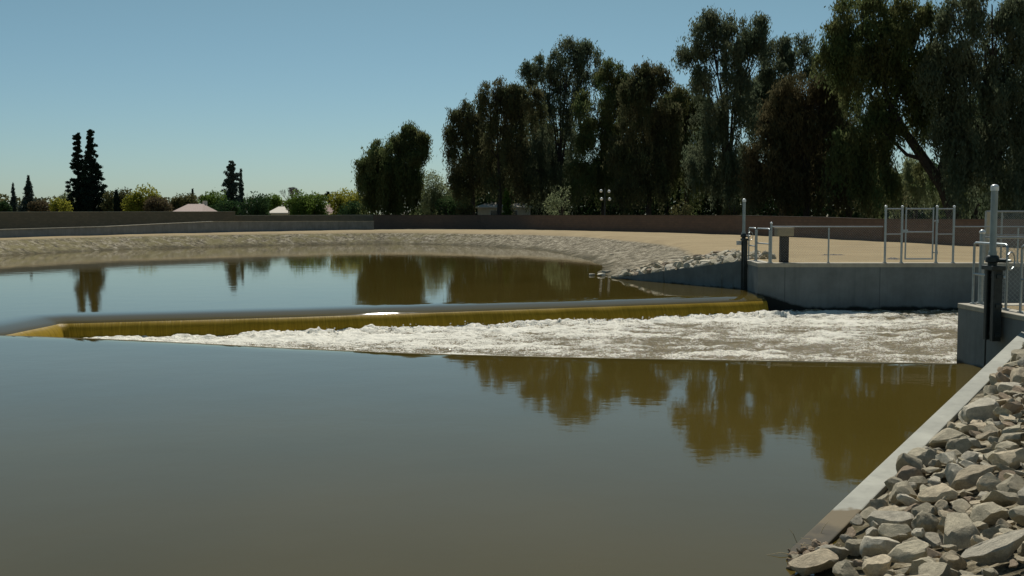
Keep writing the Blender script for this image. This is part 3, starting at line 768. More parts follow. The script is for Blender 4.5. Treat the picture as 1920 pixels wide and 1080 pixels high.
def screen(p):
    r = p-Vector((0, 0, CAMZ)); f_ = r.y*CP-r.z*SP; u_ = r.y*SP+r.z*CP
    return 960+F*r.x/f_, 540-F*u_/f_
def in_near(x, y):
    k = (Vector((x, y))-A).dot(kn); a_ = (Vector((x, y))-A).dot(kd)
    if y < 5.0 or y > 17.5 or x > PX+.9: return False
    if a_ > -.15: return k > KW+.13
    return k > .05+(-a_)*.35
stuff_v, stuff_f = [], []; stuff_n = 0
cand = []
for size, tries in ((.31, 150), (.245, 1200), (.18, 4500), (.125, 8000), (.085, 9000)):
    for _ in range(tries):
        y = random.uniform(5.0, 17.3); x = random.uniform(1.3, 8.6)
        s = size*random.uniform(.85, 1.15)
        if not in_near(x, y): continue
        if any((x-a)**2+(y-b)**2 < (c+s*.40)**2 for a, b, c in placed): continue
        placed.append((x, y, s*.40)); cand.append((x, y, s))
near_objs = 0
def in_frame(p, m=12):
    sx_, sy_ = screen(p); return -m < sx_ < 1920+m and -m < sy_ < 1080+m
vis = [c for c in cand if in_frame(Vector((c[0], c[1], near_plane(c[0], c[1]))))]
print('near rock candidates', len(cand), 'visible', len(vis))
vis.sort(key=lambda c: -c[2]/c[1]); keep = set(map(id, vis[:176]))
def stuff_rock(me, loc, size, rot, sc):
    global stuff_n
    Mx = Matrix.Translation(loc) @ __import__('mathutils').Euler(rot).to_matrix().to_4x4() @ Matrix.Diagonal((size*sc[0], size*sc[1], size*sc[2], 1))
    nv = len(me.vertices); co = np.empty(nv*3, np.float32); me.vertices.foreach_get('co', co); co = co.reshape(-1, 3)
    Mn = np.array(Mx); stuff_v.append(co@Mn[:3, :3].T+Mn[:3, 3])
    tv = np.empty(len(me.polygons)*3, np.int32); me.loops.foreach_get('vertex_index', tv); stuff_f.append(tv.reshape(-1, 3)+stuff_n); stuff_n += nv
for c in cand:
    x, y, s = c; z = near_plane(x, y)+random.uniform(.0, .09)+s*.12
    sl = random.random() < .55
    me = random.choice(slabs if sl else blocky); mt = random.choices(mats, (.42, .28, .13, .17))[0]
    rot = (tilt[0]+random.gauss(0, .25 if not sl else .18), tilt[1]+random.gauss(0, .25 if not sl else .18), random.uniform(0, 6.28))
    sc = (1.12, random.uniform(.7, 1.0), random.uniform(.8, 1.15))
    if id(c) in keep:
        size = 'large' if s > .36 else 'mid sized' if s > .22 else 'small'
        pv = Vector((x, y, z)); sp = screen(pv)
        b = min(lmn, key=lambda k: (screen(lm[k][0])[0]-sp[0])**2+(screen(lm[k][0])[1]-sp[1])**2); q = screen(lm[b][0])
        dx, dy = sp[0]-q[0], sp[1]-q[1]
        rel = ('right of ' if dx > 0 else 'left of ') if abs(dx) > abs(dy) else ('below ' if dy > 0 else 'above ')
        rel = ('just ' if math.hypot(dx, dy) < 70 else 'farther ')+rel
        kerb_t = ', touching the kerb' if (Vector((x, y))-A).dot(kn) < KW+.07+s*.5 and (Vector((x, y))-A).dot(kd) > 0 else ''
        lab = f"{size} {'flat' if sl else 'blocky'} {matname[mt]} rubble rock {rel}{lmn[b]}{kerb_t}"
        put_rock(me, (x, y, z), s, rot, mt, lab, NG, sc=sc)
    else:
        stuff_rock(me, (x, y, z-.02), s, rot, sc)
o = npmesh('rubble', np.concatenate(stuff_v), np.concatenate(stuff_f), M['rock_grey'], smooth=True); o.data.set_sharp_from_angle(angle=R(28))
tag(o, 'small grey rubble filling the gaps between the larger near rocks', 'rubble', kind='stuff')
# dark gaps: small wet gravel near the water
# far riprap
stuff_v, stuff_f, stuff_n = [], [], 0
fplaced = []; fc_ = []
blo = [rock_mesh('riprap_rock', 400+i, .6, sub=2) for i in range(8)]
for me in blo: me.materials.append(M['rock_pale'])
for size, tries in ((.42, 250), (.30, 2500), (.21, 7000)):
    for _ in range(tries):
        a_ = random.uniform(-.6, wl+.5); u = min(1, max(0, a_/wl)); k = random.uniform(.3, .7+3.0*math.sin(math.pi*min(1, u*.86+.08)))
        x = V.x+wd.x*a_+wn.x*k; y = V.y+wd.y*a_+wn.y*k; s = size*random.uniform(.85, 1.2)
        if x > PX+.3 and y < W.y+1.0: continue
        if any((x-a)**2+(y-b)**2 < (c+s*.38)**2 for a, b, c in fplaced): continue
        fplaced.append((x, y, s*.38)); fc_.append((x, y, s, k, u))
fc_.sort(key=lambda c: -c[2])
print('far rocks', len(fc_))
for i, (x, y, s, k, u) in enumerate(fc_):
    z = float(height(np.array([x]), np.array([y]))[0]); z = max(z, WZ-.03)+s*.06
    rot = (random.gauss(0, .3), random.gauss(0, .3), random.uniform(0, 6.28)); me = random.choice(blo); sc = (1.1, random.uniform(.7, 1), random.uniform(.8, 1.1))
    if i < 98:
        mt = random.choices(mats, (.35, .2, .1, .35))[0]
        pos = 'at the waterline' if u < .15 else 'against the far wing wall' if k < 1 else 'on the outer edge of the far riprap' if k > 2.2 else 'in the middle of the far riprap'
        put_rock(me, (x, y, z), s, rot, mt, f"{'large' if s > .38 else 'mid sized' if s > .28 else 'small'} {matname[mt]} riprap rock {pos}", FG, name='riprap_rock', sc=sc)
    else: stuff_rock(me, (x, y, z), s, rot, sc)
if stuff_v:
    o = npmesh('riprap', np.concatenate(stuff_v), np.concatenate(stuff_f), M['rock_pale'], smooth=True)
    tag(o, 'small pale riprap stones between the larger ones beside the far wing wall', 'riprap', kind='stuff')
# pale stones at the tip of the far riprap
for i, (px_, py_, s) in enumerate(((1110, 516.5, .22), (1128, 517, .34), (1136, 513, .42))):
    p = P(px_, py_, WZ); put_rock(blo[i], (p.x, p.y, WZ+.03), s, (0, 0, i), 'rock_pale', ['single white stone poking out of the pool left of the far riprap', 'white stone at the very tip of the far riprap', 'pale stone next to the tip of the far riprap'][i], FG, name='riprap_rock', sc=(1.4, .8, .8))
# small wet pebbles and straw at the near water edge
stuff_v, stuff_f, stuff_n = [], [], 0
for _ in range(150):
    p = P(random.gauss(1545, 26), random.gauss(1046, 11), WZ)
    stuff_rock(random.choice(blocky), (p.x, p.y, WZ+random.uniform(-.01, .03)), random.uniform(.02, .09), (random.random(), random.random(), random.random()*6), (1.1, .9, .7))
o = npmesh('wet_pebbles', np.concatenate(stuff_v), np.concatenate(stuff_f), M['rock_brown'], smooth=True)
tag(o, 'wet brown pebbles and silt at the water edge under the kerb end', 'pebbles', kind='stuff')
mb = MB()
for _ in range(9):
    p = P(random.uniform(1490, 1560), random.uniform(1000, 1046), WZ); a_ = random.uniform(0, 3.14); l_ = random.uniform(.06, .22)
    q = p+Vector((math.cos(a_)*l_, math.sin(a_)*l_, random.uniform(.0, .12)))
    mb.tube([p, (p+q)/2+Vector((0, 0, .02)), q], [.003, .0025, .001], 5)
tag(mb.build('straw_debris', M['straw'], None), 'thin straw stems caught at the water edge under the kerb end', 'straw', kind='stuff')

# ------------------------------------------------------------------ vegetation
def leaf_quads(C, axis, L, Wd):
    """C (n,3) centres, axis (n,3) long axis, sizes (n,)"""
    n_ = len(C); axis = axis/np.linalg.norm(axis, axis=1, keepdims=True)
    r = rng.normal(size=(n_, 3)); side = np.cross(axis, r); side /= np.linalg.norm(side, axis=1, keepdims=True)+1e-9
    a = axis*(L[:, None]/2); b = side*(Wd[:, None]/2)
    Vv = np.stack([C-a, C+b-a*.1, C+a, C-b-a*.1], 1).reshape(-1, 3)
    return Vv, np.arange(n_*4).reshape(-1, 4)
def crown_obj(parts, mat, root):
    C = np.concatenate([p[0] for p in parts]); ax = np.concatenate([p[1] for p in parts]); L = np.concatenate([p[2] for p in parts]); Wd = np.concatenate([p[3] for p in parts])
    Vv, Ff = leaf_quads(C, ax, L, Wd); return npmesh('crown', Vv, Ff, mat, root)
GRD = .15
TW = 'tall drooping trees behind the brown wall'
def weeping(px, D, lobes, label, mat='l_weep', dens=1.0, trunk=None, limbs=None, group=TW, leaf=1.08, tr=.35):
    dens *= 1.12
    if px < 1300: D = max(D*1.1, 0)
    base = Q(px, 400, D); root = empty('weeping_tree', (base.x, D, GRD), label, 'tree', group)
    mb = MB(); top = min(lobes, key=lambda l: l[1]); tp = Q(px, 330, D)
    lc = []
    for (cx, cy, rx, ry, hang) in lobes: lc.append((Q(cx, cy, D+random.uniform(-.3, .3)*rx*D/F), rx*D/F*1.07, ry*D/F*1.0, hang*.95))
    big = list(lc)
    for c_, rx_, ry_, hg_ in big:             # ragged plumes standing proud of the crown
        for _ in range(9):
            a_ = random.uniform(-.35, math.pi+.35); e_ = random.uniform(.75, 1.16)
            lc.append((c_+Vector((math.cos(a_)*rx_*e_, random.uniform(-.5, .5)*rx_, math.sin(a_)*ry_*e_*1.08)), rx_*random.uniform(.07, .17), ry_*random.uniform(.18, .42), hg_*random.uniform(.35, .8)))
    if trunk is None:
        mb.tube([(base.x, D, -.2), (base.x+.15, D, (tp.z)*.6), (tp.x, D, tp.z)], [tr, tr*.75, tr*.6], 8)
        for c, rx, ry, hg in big:
            if c.z-ry*.2 > tp.z:
                m1 = Vector((tp.x*.7+c.x*.3, D, tp.z*.45+c.z*.55-.3)); mb.tube([(tp.x, D, tp.z-.4), m1, (c.x, c.y, c.z+ry*.4)], [tr*.5, tr*.3, .05], 6)
                for _ in range(4):
                    e = c+Vector((random.uniform(-rx, rx)*.8, random.uniform(-rx, rx)*.6, random.uniform(-.1, ry*.8))); mb.tube([m1.lerp(c, .4), m1.lerp(e, .6)+Vector((0, 0, .3)), e], [tr*.22, tr*.14, .03], 5)
    for lb in (trunk or [])+(limbs or []):
        pts = [Q(x, y, D) for (x, y, r_) in lb]; mb.tube(pts, [r_ for (_, _, r_) in lb], 8)
    mb.build('trunk', M['bark'], root, True)
    parts = []
    for c, rx, ry, hg in lc:
        nc = max(3, int(math.pi*rx*ry*.72*dens))
        for _ in range(nc):
            q = rng.normal(size=3); q /= np.linalg.norm(q); q[2] = abs(q[2]) if random.random() < .68 else q[2]
            rr_ = random.uniform(.25, 1.12)**.7
            cc = np.array([c.x+q[0]*rx*rr_, c.y+q[1]*rx*rr_, c.z+q[2]*ry*rr_]); cr = random.uniform(.3, .75)
            ns = random.randint(12, 24)
            st = cc+rng.normal(size=(ns, 3))*cr*np.array([.55, .55, .35])
            lift = random.uniform(.1, .8)
            for s_ in st:
                Ls = random.uniform(.25, 1.9)*hg; m_ = max(3, int(Ls/.15)); tt = np.linspace(0, 1, m_)
                outw = np.array([q[0], q[1], 0])*random.uniform(.1, .6)
                sway = rng.normal(size=2)*.12
                pos = s_+np.outer(np.sqrt(tt), outw)+np.stack([sway[0]*tt, sway[1]*tt, -Ls*tt+lift*np.sin(tt*3)], 1)+rng.normal(size=(m_, 3))*.13
                ok = pos[:, 2] > .3; pos = pos[ok]; m_ = len(pos)
                if not m_: continue
                ax = np.stack([rng.normal(size=m_)*.5, rng.normal(size=m_)*.5, -np.ones(m_)], 1)
                parts.append((pos, ax, rng.uniform(.26, .5, m_)*leaf, rng.uniform(.07, .14, m_)*leaf))
    crown_obj(parts, M[mat], root)
    return root
weeping(738, 126, [(730, 305, 42, 32, 1.6), (703, 308, 24, 24, 1.8), (778, 285, 17, 24, 1.4), (768, 255, 9, 14, 1.0), (790, 268, 8, 10, 1.0), (742, 280, 14, 14, 1.0), (725, 345, 42, 30, 2.0), (740, 372, 38, 28, 1.9), (715, 378, 24, 22, 1.6), (760, 360, 24, 34, 2.0), (690, 335, 14, 25, 1.9), (735, 330, 44, 36, 2.2)], 'lone dark drooping tree left of the tall row, overhanging the wall', 'l_weep2', 1.35, group='')
weeping(885, 122, [(878, 222, 22, 20, 1.5), (862, 258, 18, 22, 1.6), (890, 255, 32, 32, 1.8), (880, 300, 34, 28, 1.8), (895, 345, 34, 30, 1.5), (866, 350, 13, 28, 1.6)], 'leftmost tree of the tall drooping row, with a sloping left edge', 'l_weep')
weeping(935, 118, [(928, 182, 22, 22, 1.3), (940, 225, 36, 34, 1.8), (960, 190, 20, 18, 1.4), (935, 285, 38, 40, 2.0), (955, 345, 38, 35, 1.8), (990, 210, 25, 32, 1.6)], 'dark brown drooping tree, second in the row, below and left of the tall feathery crown', 'l_weep', 1.15)
weeping(1050, 128, [(1068, 108, 26, 26, 1.2), (1012, 138, 24, 26, 1.2), (1100, 112, 20, 20, 1.1), (1050, 152, 48, 32, 1.4), (1095, 150, 26, 26, 1.2), (1040, 215, 52, 40, 1.7), (1030, 285, 48, 40, 2.0), (1045, 345, 48, 36, 1.9), (995, 320, 25, 45, 2.2)], 'tall tree with a feathery rounded crown left of the middle of the row', 'l_weep3', 1.0)
weeping(1130, 120, [(1148, 145, 20, 24, 1.2), (1130, 205, 40, 34, 1.7), (1165, 190, 20, 36, 1.5), (1125, 270, 42, 42, 2.0), (1115, 340, 42, 38, 1.9), (1150, 330, 28, 50, 2.0)], 'drooping tree directly behind the globe street lamp', 'l_weep2', 1.05)
weeping(1215, 112, [(1215, 165, 34, 30, 1.3), (1222, 150, 20, 18, 1.1), (1190, 180, 20, 24, 1.4), (1215, 225, 42, 40, 1.9), (1200, 300, 48, 42, 2.1), (1205, 355, 46, 34, 1.8), (1250, 250, 22, 46, 2.0)], 'dense dark tree with a blunt rounded top in the middle of the row', 'l_weep', 1.15)
weeping(1285, 118, [(1282, 195, 24, 26, 1.4), (1285, 215, 30, 28, 1.6), (1280, 265, 34, 40, 1.9), (1285, 330, 40, 44, 2.0)], 'lower drooping tree filling the dip left of the tall broad crown', 'l_weep2', 1.1)
weeping(1365, 112, [(1395, 55, 32, 26, 1.0), (1330, 68, 24, 28, 1.1), (1300, 115, 22, 16, 1.0), (1360, 95, 50, 34, 1.4), (1410, 105, 24, 34, 1.5), (1350, 160, 48, 36, 1.7), (1360, 230, 50, 44, 2.0), (1350, 310, 52, 48, 2.0), (1385, 350, 40, 38, 1.8)], 'tall broad crowned tree with a double top right of the middle of the row', 'l_weep3', 1.1)
weeping(1465, 116, [(1490, 100, 26, 22, 1.0), (1450, 110, 26, 20, 1.1), (1475, 140, 46, 26, 1.3), (1455, 185, 36, 30, 1.5), (1440, 240, 36, 46, 1.8)], 'light open crowned tree behind the brown tinted one', 'l_weep3', .8)
weeping(1510, 100, [(1510, 185, 48, 34, 1.5), (1545, 185, 24, 38, 1.7), (1480, 215, 38, 36, 1.7), (1545, 250, 38, 42, 2.0), (1500, 270, 60, 48, 2.1), (1520, 345, 64, 46, 2.0), (1440, 320, 40, 55, 2.0), (1450, 370, 36, 24, 1.5)], 'brown tinted drooping tree in front of the row, left of the leaning trunk', 'l_weepb', 1.15)
weeping(1745, 94, [(1650, 32, 62, 30, 1.0), (1600, 50, 36, 34, 1.3), (1700, 50, 40, 38, 1.3), (1575, 110, 28, 40, 1.9), (1640, 95, 62, 44, 1.7), (1715, 120, 38, 50, 2.0), (1650, 165, 52, 40, 2.0), (1610, 130, 30, 40, 2.0), (1740, 190, 26, 50, 2.2), (1690, 215, 38, 34, 2.0), (1600, 300, 32, 46, 2.2), (1640, 330, 30, 48, 2.2), (1655, 235, 26, 36, 1.8)],
        'huge drooping tree with a thick trunk leaning left, behind the wire gate', 'l_weep2', 1.0, limbs=None,
        trunk=[[(1790, 410, .62), (1768, 350, .55), (1730, 295, .45), (1695, 245, .36), (1665, 190, .28), (1655, 130, .18), (1660, 70, .07)], [(1760, 335, .38), (1778, 270, .3), (1770, 200, .22), (1745, 130, .15), (1730, 80, .05)], [(1695, 245, .22), (1660, 215, .16), (1620, 160, .1), (1590, 90, .04)], [(1735, 300, .22), (1700, 290, .16), (1660, 250, .1), (1630, 220, .04)], [(1672, 205, .16), (1700, 140, .12), (1712, 80, .04)]])
weeping(1860, 90, [(1860, 20, 60, 26, 1.0), (1800, 55, 34, 38, 1.2), (1900, 60, 42, 40, 1.3), (1845, 95, 52, 44, 1.4), (1775, 150, 30, 55, 1.9), (1895, 150, 42, 44, 1.6), (1830, 185, 56, 50, 2.0), (1800, 270, 46, 50, 2.2), (1875, 270, 56, 54, 2.2), (1850, 345, 66, 50, 2.0), (1940, 200, 40, 90, 2.0)], 'huge open crowned tree cut by the right photo edge', 'l_weep3', .95)
weeping(1250, 140, [(1240, 215, 50, 40, 1.8), (1180, 240, 45, 45, 1.9), (1310, 250, 45, 50, 1.9), (1230, 300, 60, 50, 2.0), (1320, 330, 55, 45, 2.0), (1160, 330, 45, 45, 2.0)], 'broad shadowy tree behind the middle of the tall row', 'l_weep', .9)
weeping(1010, 140, [(985, 250, 40, 40, 1.8), (1060, 260, 45, 45, 1.9), (960, 310, 40, 45, 1.9), (1040, 330, 50, 45, 2.0), (900, 310, 32, 40, 1.8)], 'shadowy tree filling the gaps behind the feathery rounded crown', 'l_weep2', .9)
weeping(1590, 130, [(1560, 200, 40, 50, 2.0), (1600, 300, 60, 60, 2.0), (1480, 300, 60, 60, 2.0), (1420, 200, 40, 50, 2.0)], 'shadowy tree behind the brown tinted drooping tree', 'l_weep3', .85)
weeping(1830, 125, [(1800, 230, 60, 60, 2.0), (1880, 260, 60, 70, 2.0), (1820, 340, 70, 50, 2.0)], 'shadowy tree behind the two huge drooping crowns', 'l_weep2', .85)
weeping(2010, 92, [(1990, 40, 60, 50, 1.4), (2010, 150, 70, 70, 2.0), (2000, 290, 80, 80, 2.0)], 'drooping tree just outside the right edge of the row', 'l_weep', .7)
# hanging curtain of low foliage behind the row, dark understorey
weeping(1590, 104, [(1570, 330, 50, 55, 2.0), (1650, 375, 40, 22, 1.4), (1560, 240, 25, 60, 2.0)], 'low dark drooping tree under the gap left of the leaning trunk', 'l_weep', 1.1)
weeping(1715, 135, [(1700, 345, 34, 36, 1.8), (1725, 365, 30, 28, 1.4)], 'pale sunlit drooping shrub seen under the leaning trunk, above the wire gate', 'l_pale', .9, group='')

def roundtree(px, top, hw, D, mat, label, bottom=399, dens=1.0, name='tree', group=None, stemmy=False, cat='tree', leaf=1.0):
    base = Q(px, 400, D); root = empty(name, (base.x, D, GRD), label, cat, group)
    zt = Q(px, top, D).z; w_ = hw*1.15*D/F; zc = max(w_*.6, zt*.28); 
    mb = MB(); mb.tube([(base.x, D, -.2), (base.x+.1, D, zt*.35), (base.x, D, zt*.62)], [w_*.09+.06, w_*.07+.04, .05], 7)
    for _ in range(6):
        a_ = random.uniform(0, 6.28); mb.tube([(base.x, D, zt*random.uniform(.2, .4)), (base.x+math.cos(a_)*w_*.35, D+math.sin(a_)*w_*.35, zt*.55), (base.x+math.cos(a_)*w_*.6, D+math.sin(a_)*w_*.6, zt*random.uniform(.6, .85))], [w_*.04+.03, w_*.03+.02, .015], 5)
    mb.build('trunk', M['bark'], root, True)
    parts = []; nl = max(7, int(10*dens))
    lob = [(0, 0, .62, .75)]
    for _ in range(nl):
        a_ = random.uniform(0, 6.28); r_ = random.uniform(.35, .62); z_ = random.uniform(.12, .78)
        lob.append((math.cos(a_)*r_, math.sin(a_)*r_, random.uniform(.3, .46), z_))
    for (lx, ly, lr, lz) in lob:
        c = np.array([base.x+lx*w_, D+ly*w_, zt*lz*.9+.0]); hr = min(zt*(1-lz*.9)*1.0, lr*w_*1.1, zt*.38) if lz < .9 else lr*w_*.6
        hr = max(hr, zt*.12)
        nn_ = int(90+lr*w_*hr*165*dens)
        q = rng.normal(size=(nn_, 3)); q /= np.linalg.norm(q, axis=1, keepdims=True); rad_ = rng.uniform(.55, 1.08, nn_)[:, None]
        bumpy = 1+.22*(vnoise(q[:, 0]*3+px, q[:, 2]*3+q[:, 1]*2)-.5)[:, None]*2
        pos = c+q*rad_*bumpy*np.array([lr*w_, lr*w_, hr])
        pos = pos[pos[:, 2] > .1]; nn_ = len(pos)
        parts.append((pos, rng.normal(size=(nn_, 3)), rng.uniform(.22, .5, nn_)*leaf*(D/170), rng.uniform(.12, .28, nn_)*leaf*(D/170)))
    crown_obj(parts, M[mat], root); return root
def conifer(px, top, hw, D, mat, label, dens=1.0, group=None, open_=.0, start=.06, power=1.0):
    base = Q(px, 400, D); root = empty('conifer', (base.x, D, GRD), label, 'tree', group)
    zt = Q(px, top, D).z; w_ = hw*D/F
    MB().tube([(base.x, D, -.2), (base.x, D, zt*.5), (base.x+.05, D, zt*.985)], [w_*.1+.12, w_*.06+.08, .02], 8).build('trunk', M['bark'], root, True)
    parts = []; z = zt*start
    while z < zt:
        f_ = (z-zt*start)/(zt*(1-start)); rad_ = w_*max(.07, (1-f_)**power)*(.55+.7*float(vnoise(np.array(z*.55+px), np.array(px*.7))))*random.uniform(.85, 1.1)
        for _ in range(random.randint(5, 8)):
            if random.random() < open_: continue
            a_ = random.uniform(0, 6.28); rl = rad_*random.uniform(.65, 1.1)*(.7+.6*float(vnoise(np.array(z*.4+px), np.array(a_*1.2)))); m_ = int((8+rl*26)*dens)
            u = rng.random(m_)**.7; droop = -.12*rl*u*u+rng.normal(size=m_)*.16
            lat = rng.normal(size=m_)*(.10+.13*rl)
            pos = np.stack([base.x+math.cos(a_)*rl*u-math.sin(a_)*lat, D+math.sin(a_)*rl*u+math.cos(a_)*lat, z+droop+.10*rl*(u > .8)], 1)
            ax = np.stack([np.full(m_, math.cos(a_)), np.full(m_, math.sin(a_)), np.full(m_, .1)], 1)+rng.normal(size=(m_, 3))*.5
            parts.append((pos, ax, rng.uniform(.3, .6, m_), rng.uniform(.12, .24, m_)))
        z += random.uniform(.28, .5)*(.7+.4*open_)
    crown_obj(parts, M[mat], root); return root
GS = 'trees on the far left skyline'
def clumpy(px, top, prof_, D, mat, label, group):
    """tall irregular conifer: foliage in separate tufts round one stem; prof_ = (height fraction, half width px) pairs"""
    base = Q(px, 400, D); root = empty('conifer', (base.x, D, GRD), label, 'tree', group); zt = Q(px, top, D).z; sc_ = D/F
    MB().tube([(base.x, D, -.2), (base.x, D, zt*.5), (base.x+.05, D, zt*.97)], [.45, .28, .04], 8).build('trunk', M['bark'], root, True)
    parts = []; hs, ws = [p[0] for p in prof_], [p[1]*sc_*1.28 for p in prof_]; z = .4
    while z < zt-.2:
        w_ = float(np.interp(z/zt, hs, ws))
        for _ in range(3+int(w_*4.2)):
            a_ = random.uniform(0, 6.28); rr_ = w_*random.uniform(.1, .95); cr = random.uniform(.28, .5)*(.6+w_*.25); m_ = int(30+90*cr)
            c = np.array([base.x+math.cos(a_)*rr_, D+math.sin(a_)*rr_, z+random.uniform(-.3, .3)])
            q = rng.normal(size=(m_, 3)); q /= np.linalg.norm(q, axis=1, keepdims=True)
            parts.append((c+q*cr*rng.uniform(.3, 1.05, (m_, 1))*np.array([1.15, 1.15, .8]), rng.normal(size=(m_, 3)), rng.uniform(.25, .5, m_), rng.uniform(.14, .26, m_)))
            if rr_ > w_*.5:
                pass
        z += random.uniform(.38, .62)
    crown_obj(parts, M[mat], root); return root
clumpy(149, 246, ((0, 17), (.1, 19), (.4, 17), (.5, 10), (.62, 13), (.75, 8), (.85, 5.5), (.93, 6), (1, 2)), 210, 'l_pine', 'left spire of the tall dark twin conifers', GS)
clumpy(173, 240, ((0, 23), (.15, 25), (.3, 22), (.5, 16), (.6, 15), (.66, 11), (.8, 9), (.88, 4.5), (.95, 5), (1, 1.5)), 208, 'l_pine', 'right spire of the tall dark twin conifers, slightly taller', GS)
conifer(26, 343, 15, 220, 'l_pine2', 'smaller of the two grey conifers at the far left edge', 1, GS, .2, .1)
conifer(55, 329, 24, 220, 'l_pine2', 'larger of the two grey conifers at the far left edge', 1, GS, .15, .1)
clumpy(436, 301, ((0, 12), (.3, 14), (.6, 14), (.8, 10), (.93, 6), (1, 2)), 230, 'l_pine2', 'broad grey green conifer standing above the low trees left of centre', GS)
conifer(453, 317, 12, 228, 'l_pine2', 'slim conifer touching the broad grey green one on its right', 1, GS, .25, .1)
conifer(362, 354, 5, 220, 'l_pine', 'tiny dark spire above the yellow bush near the pink roof', 1, GS, .1)
roundtree(8, 372, 14, 190, 'l_dgreen', 'low dark green bush cut by the left photo edge', group=GS)
roundtree(80, 376, 26, 195, 'l_brown', 'low brownish bush between the grey conifers and the yellow green bush', group=GS)
roundtree(128, 353, 20, 230, 'l_pale', 'pale thin tree left of the twin conifers', dens=.5, group=GS)
roundtree(115, 372, 24, 185, 'l_yellow', 'yellow green bush left of the twin conifers', group=GS)
roundtree(210, 352, 20, 205, 'l_olive', 'dull olive tree just right of the twin conifers', group=GS)
roundtree(236, 344, 20, 200, 'l_olive', 'rounded olive tree, taller of the pair right of the twin conifers', group=GS)
conifer(219, 356, 9, 198, 'l_pine', 'small dark pointed tree among the olive trees', 1.2, GS, .05, .05, .6)
roundtree(272, 348, 34, 195, 'l_yellow', 'broad yellow green tree left of the pink roofed house', group=GS, dens=1.3)
roundtree(298, 368, 30, 185, 'l_brown', 'low brown tree in front of the broad yellow green tree', group=GS)
roundtree(345, 363, 30, 200, 'l_olive', 'olive tree right behind the pink roof', group=GS)
roundtree(403, 356, 32, 195, 'l_green', 'green tree between the pink roof and the broad conifer', group=GS, dens=1.2)
roundtree(420, 374, 34, 178, 'l_dgreen', 'low dark green tree at the foot of the broad conifer', group=GS)
roundtree(475, 362, 32, 142, 'l_dgreen', 'dark green bush overlapping the wall step', group=GS, dens=1.3, leaf=.9)
roundtree(511, 359, 19, 190, 'l_green', 'small green tree beside the pale house', group=GS)
roundtree(562, 358, 30, 155, 'l_green', 'bright green bush with a dark lower half below the bare tree', group=GS, dens=1.3)
roundtree(588, 360, 26, 158, 'l_green', 'green bush left of the brown roofed house', group=GS, dens=1.2)
roundtree(650, 353, 36, 150, 'l_yellow', 'round yellow green tree beside the lone drooping tree', group=GS, dens=1.4)
roundtree(660, 376, 32, 144, 'l_dgreen', 'low dark bush under the round yellow green tree', group=GS)
roundtree(810, 311, 38, 142, 'l_pale', 'pale green airy tree between the lone drooping tree and the tall row', group='', dens=1.5, leaf=.8)
roundtree(842, 366, 32, 138, 'l_dgreen', 'low dark bush under the pale airy tree', group='', dens=1.2)
conifer(950, 360, 13, 124, 'l_green', 'small pointed green shrub behind the brown wall', 1.2, '', 0, .03, .6)
roundtree(1052, 341, 28, 114, 'l_pale', 'pale green shrub behind the brown wall, left of the globe lamp', group='', dens=.7, leaf=.8)
roundtree(872, 366, 18, 128, 'l_olive', 'low olive shrub under the leftmost tall tree', group='')
for i, (x_, t_) in enumerate(((1278, 374), (1375, 372))):
    roundtree(x_, t_, 24, 98, 'l_olive', ['low olive shrub under the dip in the tall row', 'low olive shrub behind the small slide gate'][i], group='', leaf=.8)
# distant belt of foliage closing the skyline
parts = []
for x_ in range(-260, 700, 7):
    for _ in range(60):
        q = Q(x_+random.uniform(-5, 5), 399, 262+random.uniform(-8, 8)); hh = (4.4+2.4*float(vnoise(np.array(x_*.03), np.array(.5))))
        parts.append([q.x, q.y, random.uniform(.2, hh)])
pp = np.array(parts); pr = [(pp, rng.normal(size=pp.shape), rng.uniform(.6, 1.2, len(pp)), rng.uniform(.4, .8, len(pp)))]
o = crown_obj(pr, M['l_olive'], None); o.name = 'far_foliage'; tag(o, 'distant low belt of foliage along the left skyline', 'foliage', kind='stuff')
parts = []
for x_ in range(760, 2100, 6):
    for _ in range(330):
        q = Q(x_+random.uniform(-5, 5), 399, 160+random.uniform(-8, 8)); hh = (5.5+5.0*float(vnoise(np.array(x_*.035), np.array(4.5))))*min(1, (x_-740)/150)
        parts.append([q.x, q.y, random.uniform(.2, hh)])
pp = np.array(parts); pr = [(pp, rng.normal(size=pp.shape), rng.uniform(.4, .9, len(pp)), rng.uniform(.25, .5, len(pp)))]
o = crown_obj(pr, M['l_dgreen'], None); o.name = 'far_foliage'; tag(o, 'dark mass of distant foliage seen between the trunks of the tall row', 'foliage', kind='stuff')
# bare tree
def bare(px, top, D, hw, label):
    b = Q(px, 400, D); zt = Q(px, top, D).z; root = empty('bare_tree', (b.x, D, GRD), label, 'tree', GS)
    tr_ = MB(); tr_.tube([(b.x, D, -.2), (b.x, D, zt*.45)], [.25, .18], 7); tr_.build('trunk', M['grey_twig'], root)
    mb = MB(); w_ = hw*D/F
    def br(p, d, l, r, k):
        e = p+d*l; mb.tube([p, e], [r, r*.65], 4, False)
        if k == 0: return
        for _ in range(3):
            nd = (d+Vector((random.uniform(-.7, .7), random.uniform(-.7, .7), random.uniform(-.05, .5)))).normalized(); br(e, nd, l*.72, r*.62, k-1)
    for _ in range(6):
        br(Vector((b.x, D, zt*.42)), Vector((random.uniform(-.8, .8), random.uniform(-.8, .8), 1)).normalized(), zt*.2, .11, 4)
    mb.build('branch', M['grey_twig'], root)
M['grey_twig'] = mat_plain('grey_twig', (.19, .17, .15), .9)
bare(548, 349, 200, 18, 'leafless grey tree above the bright green bush')
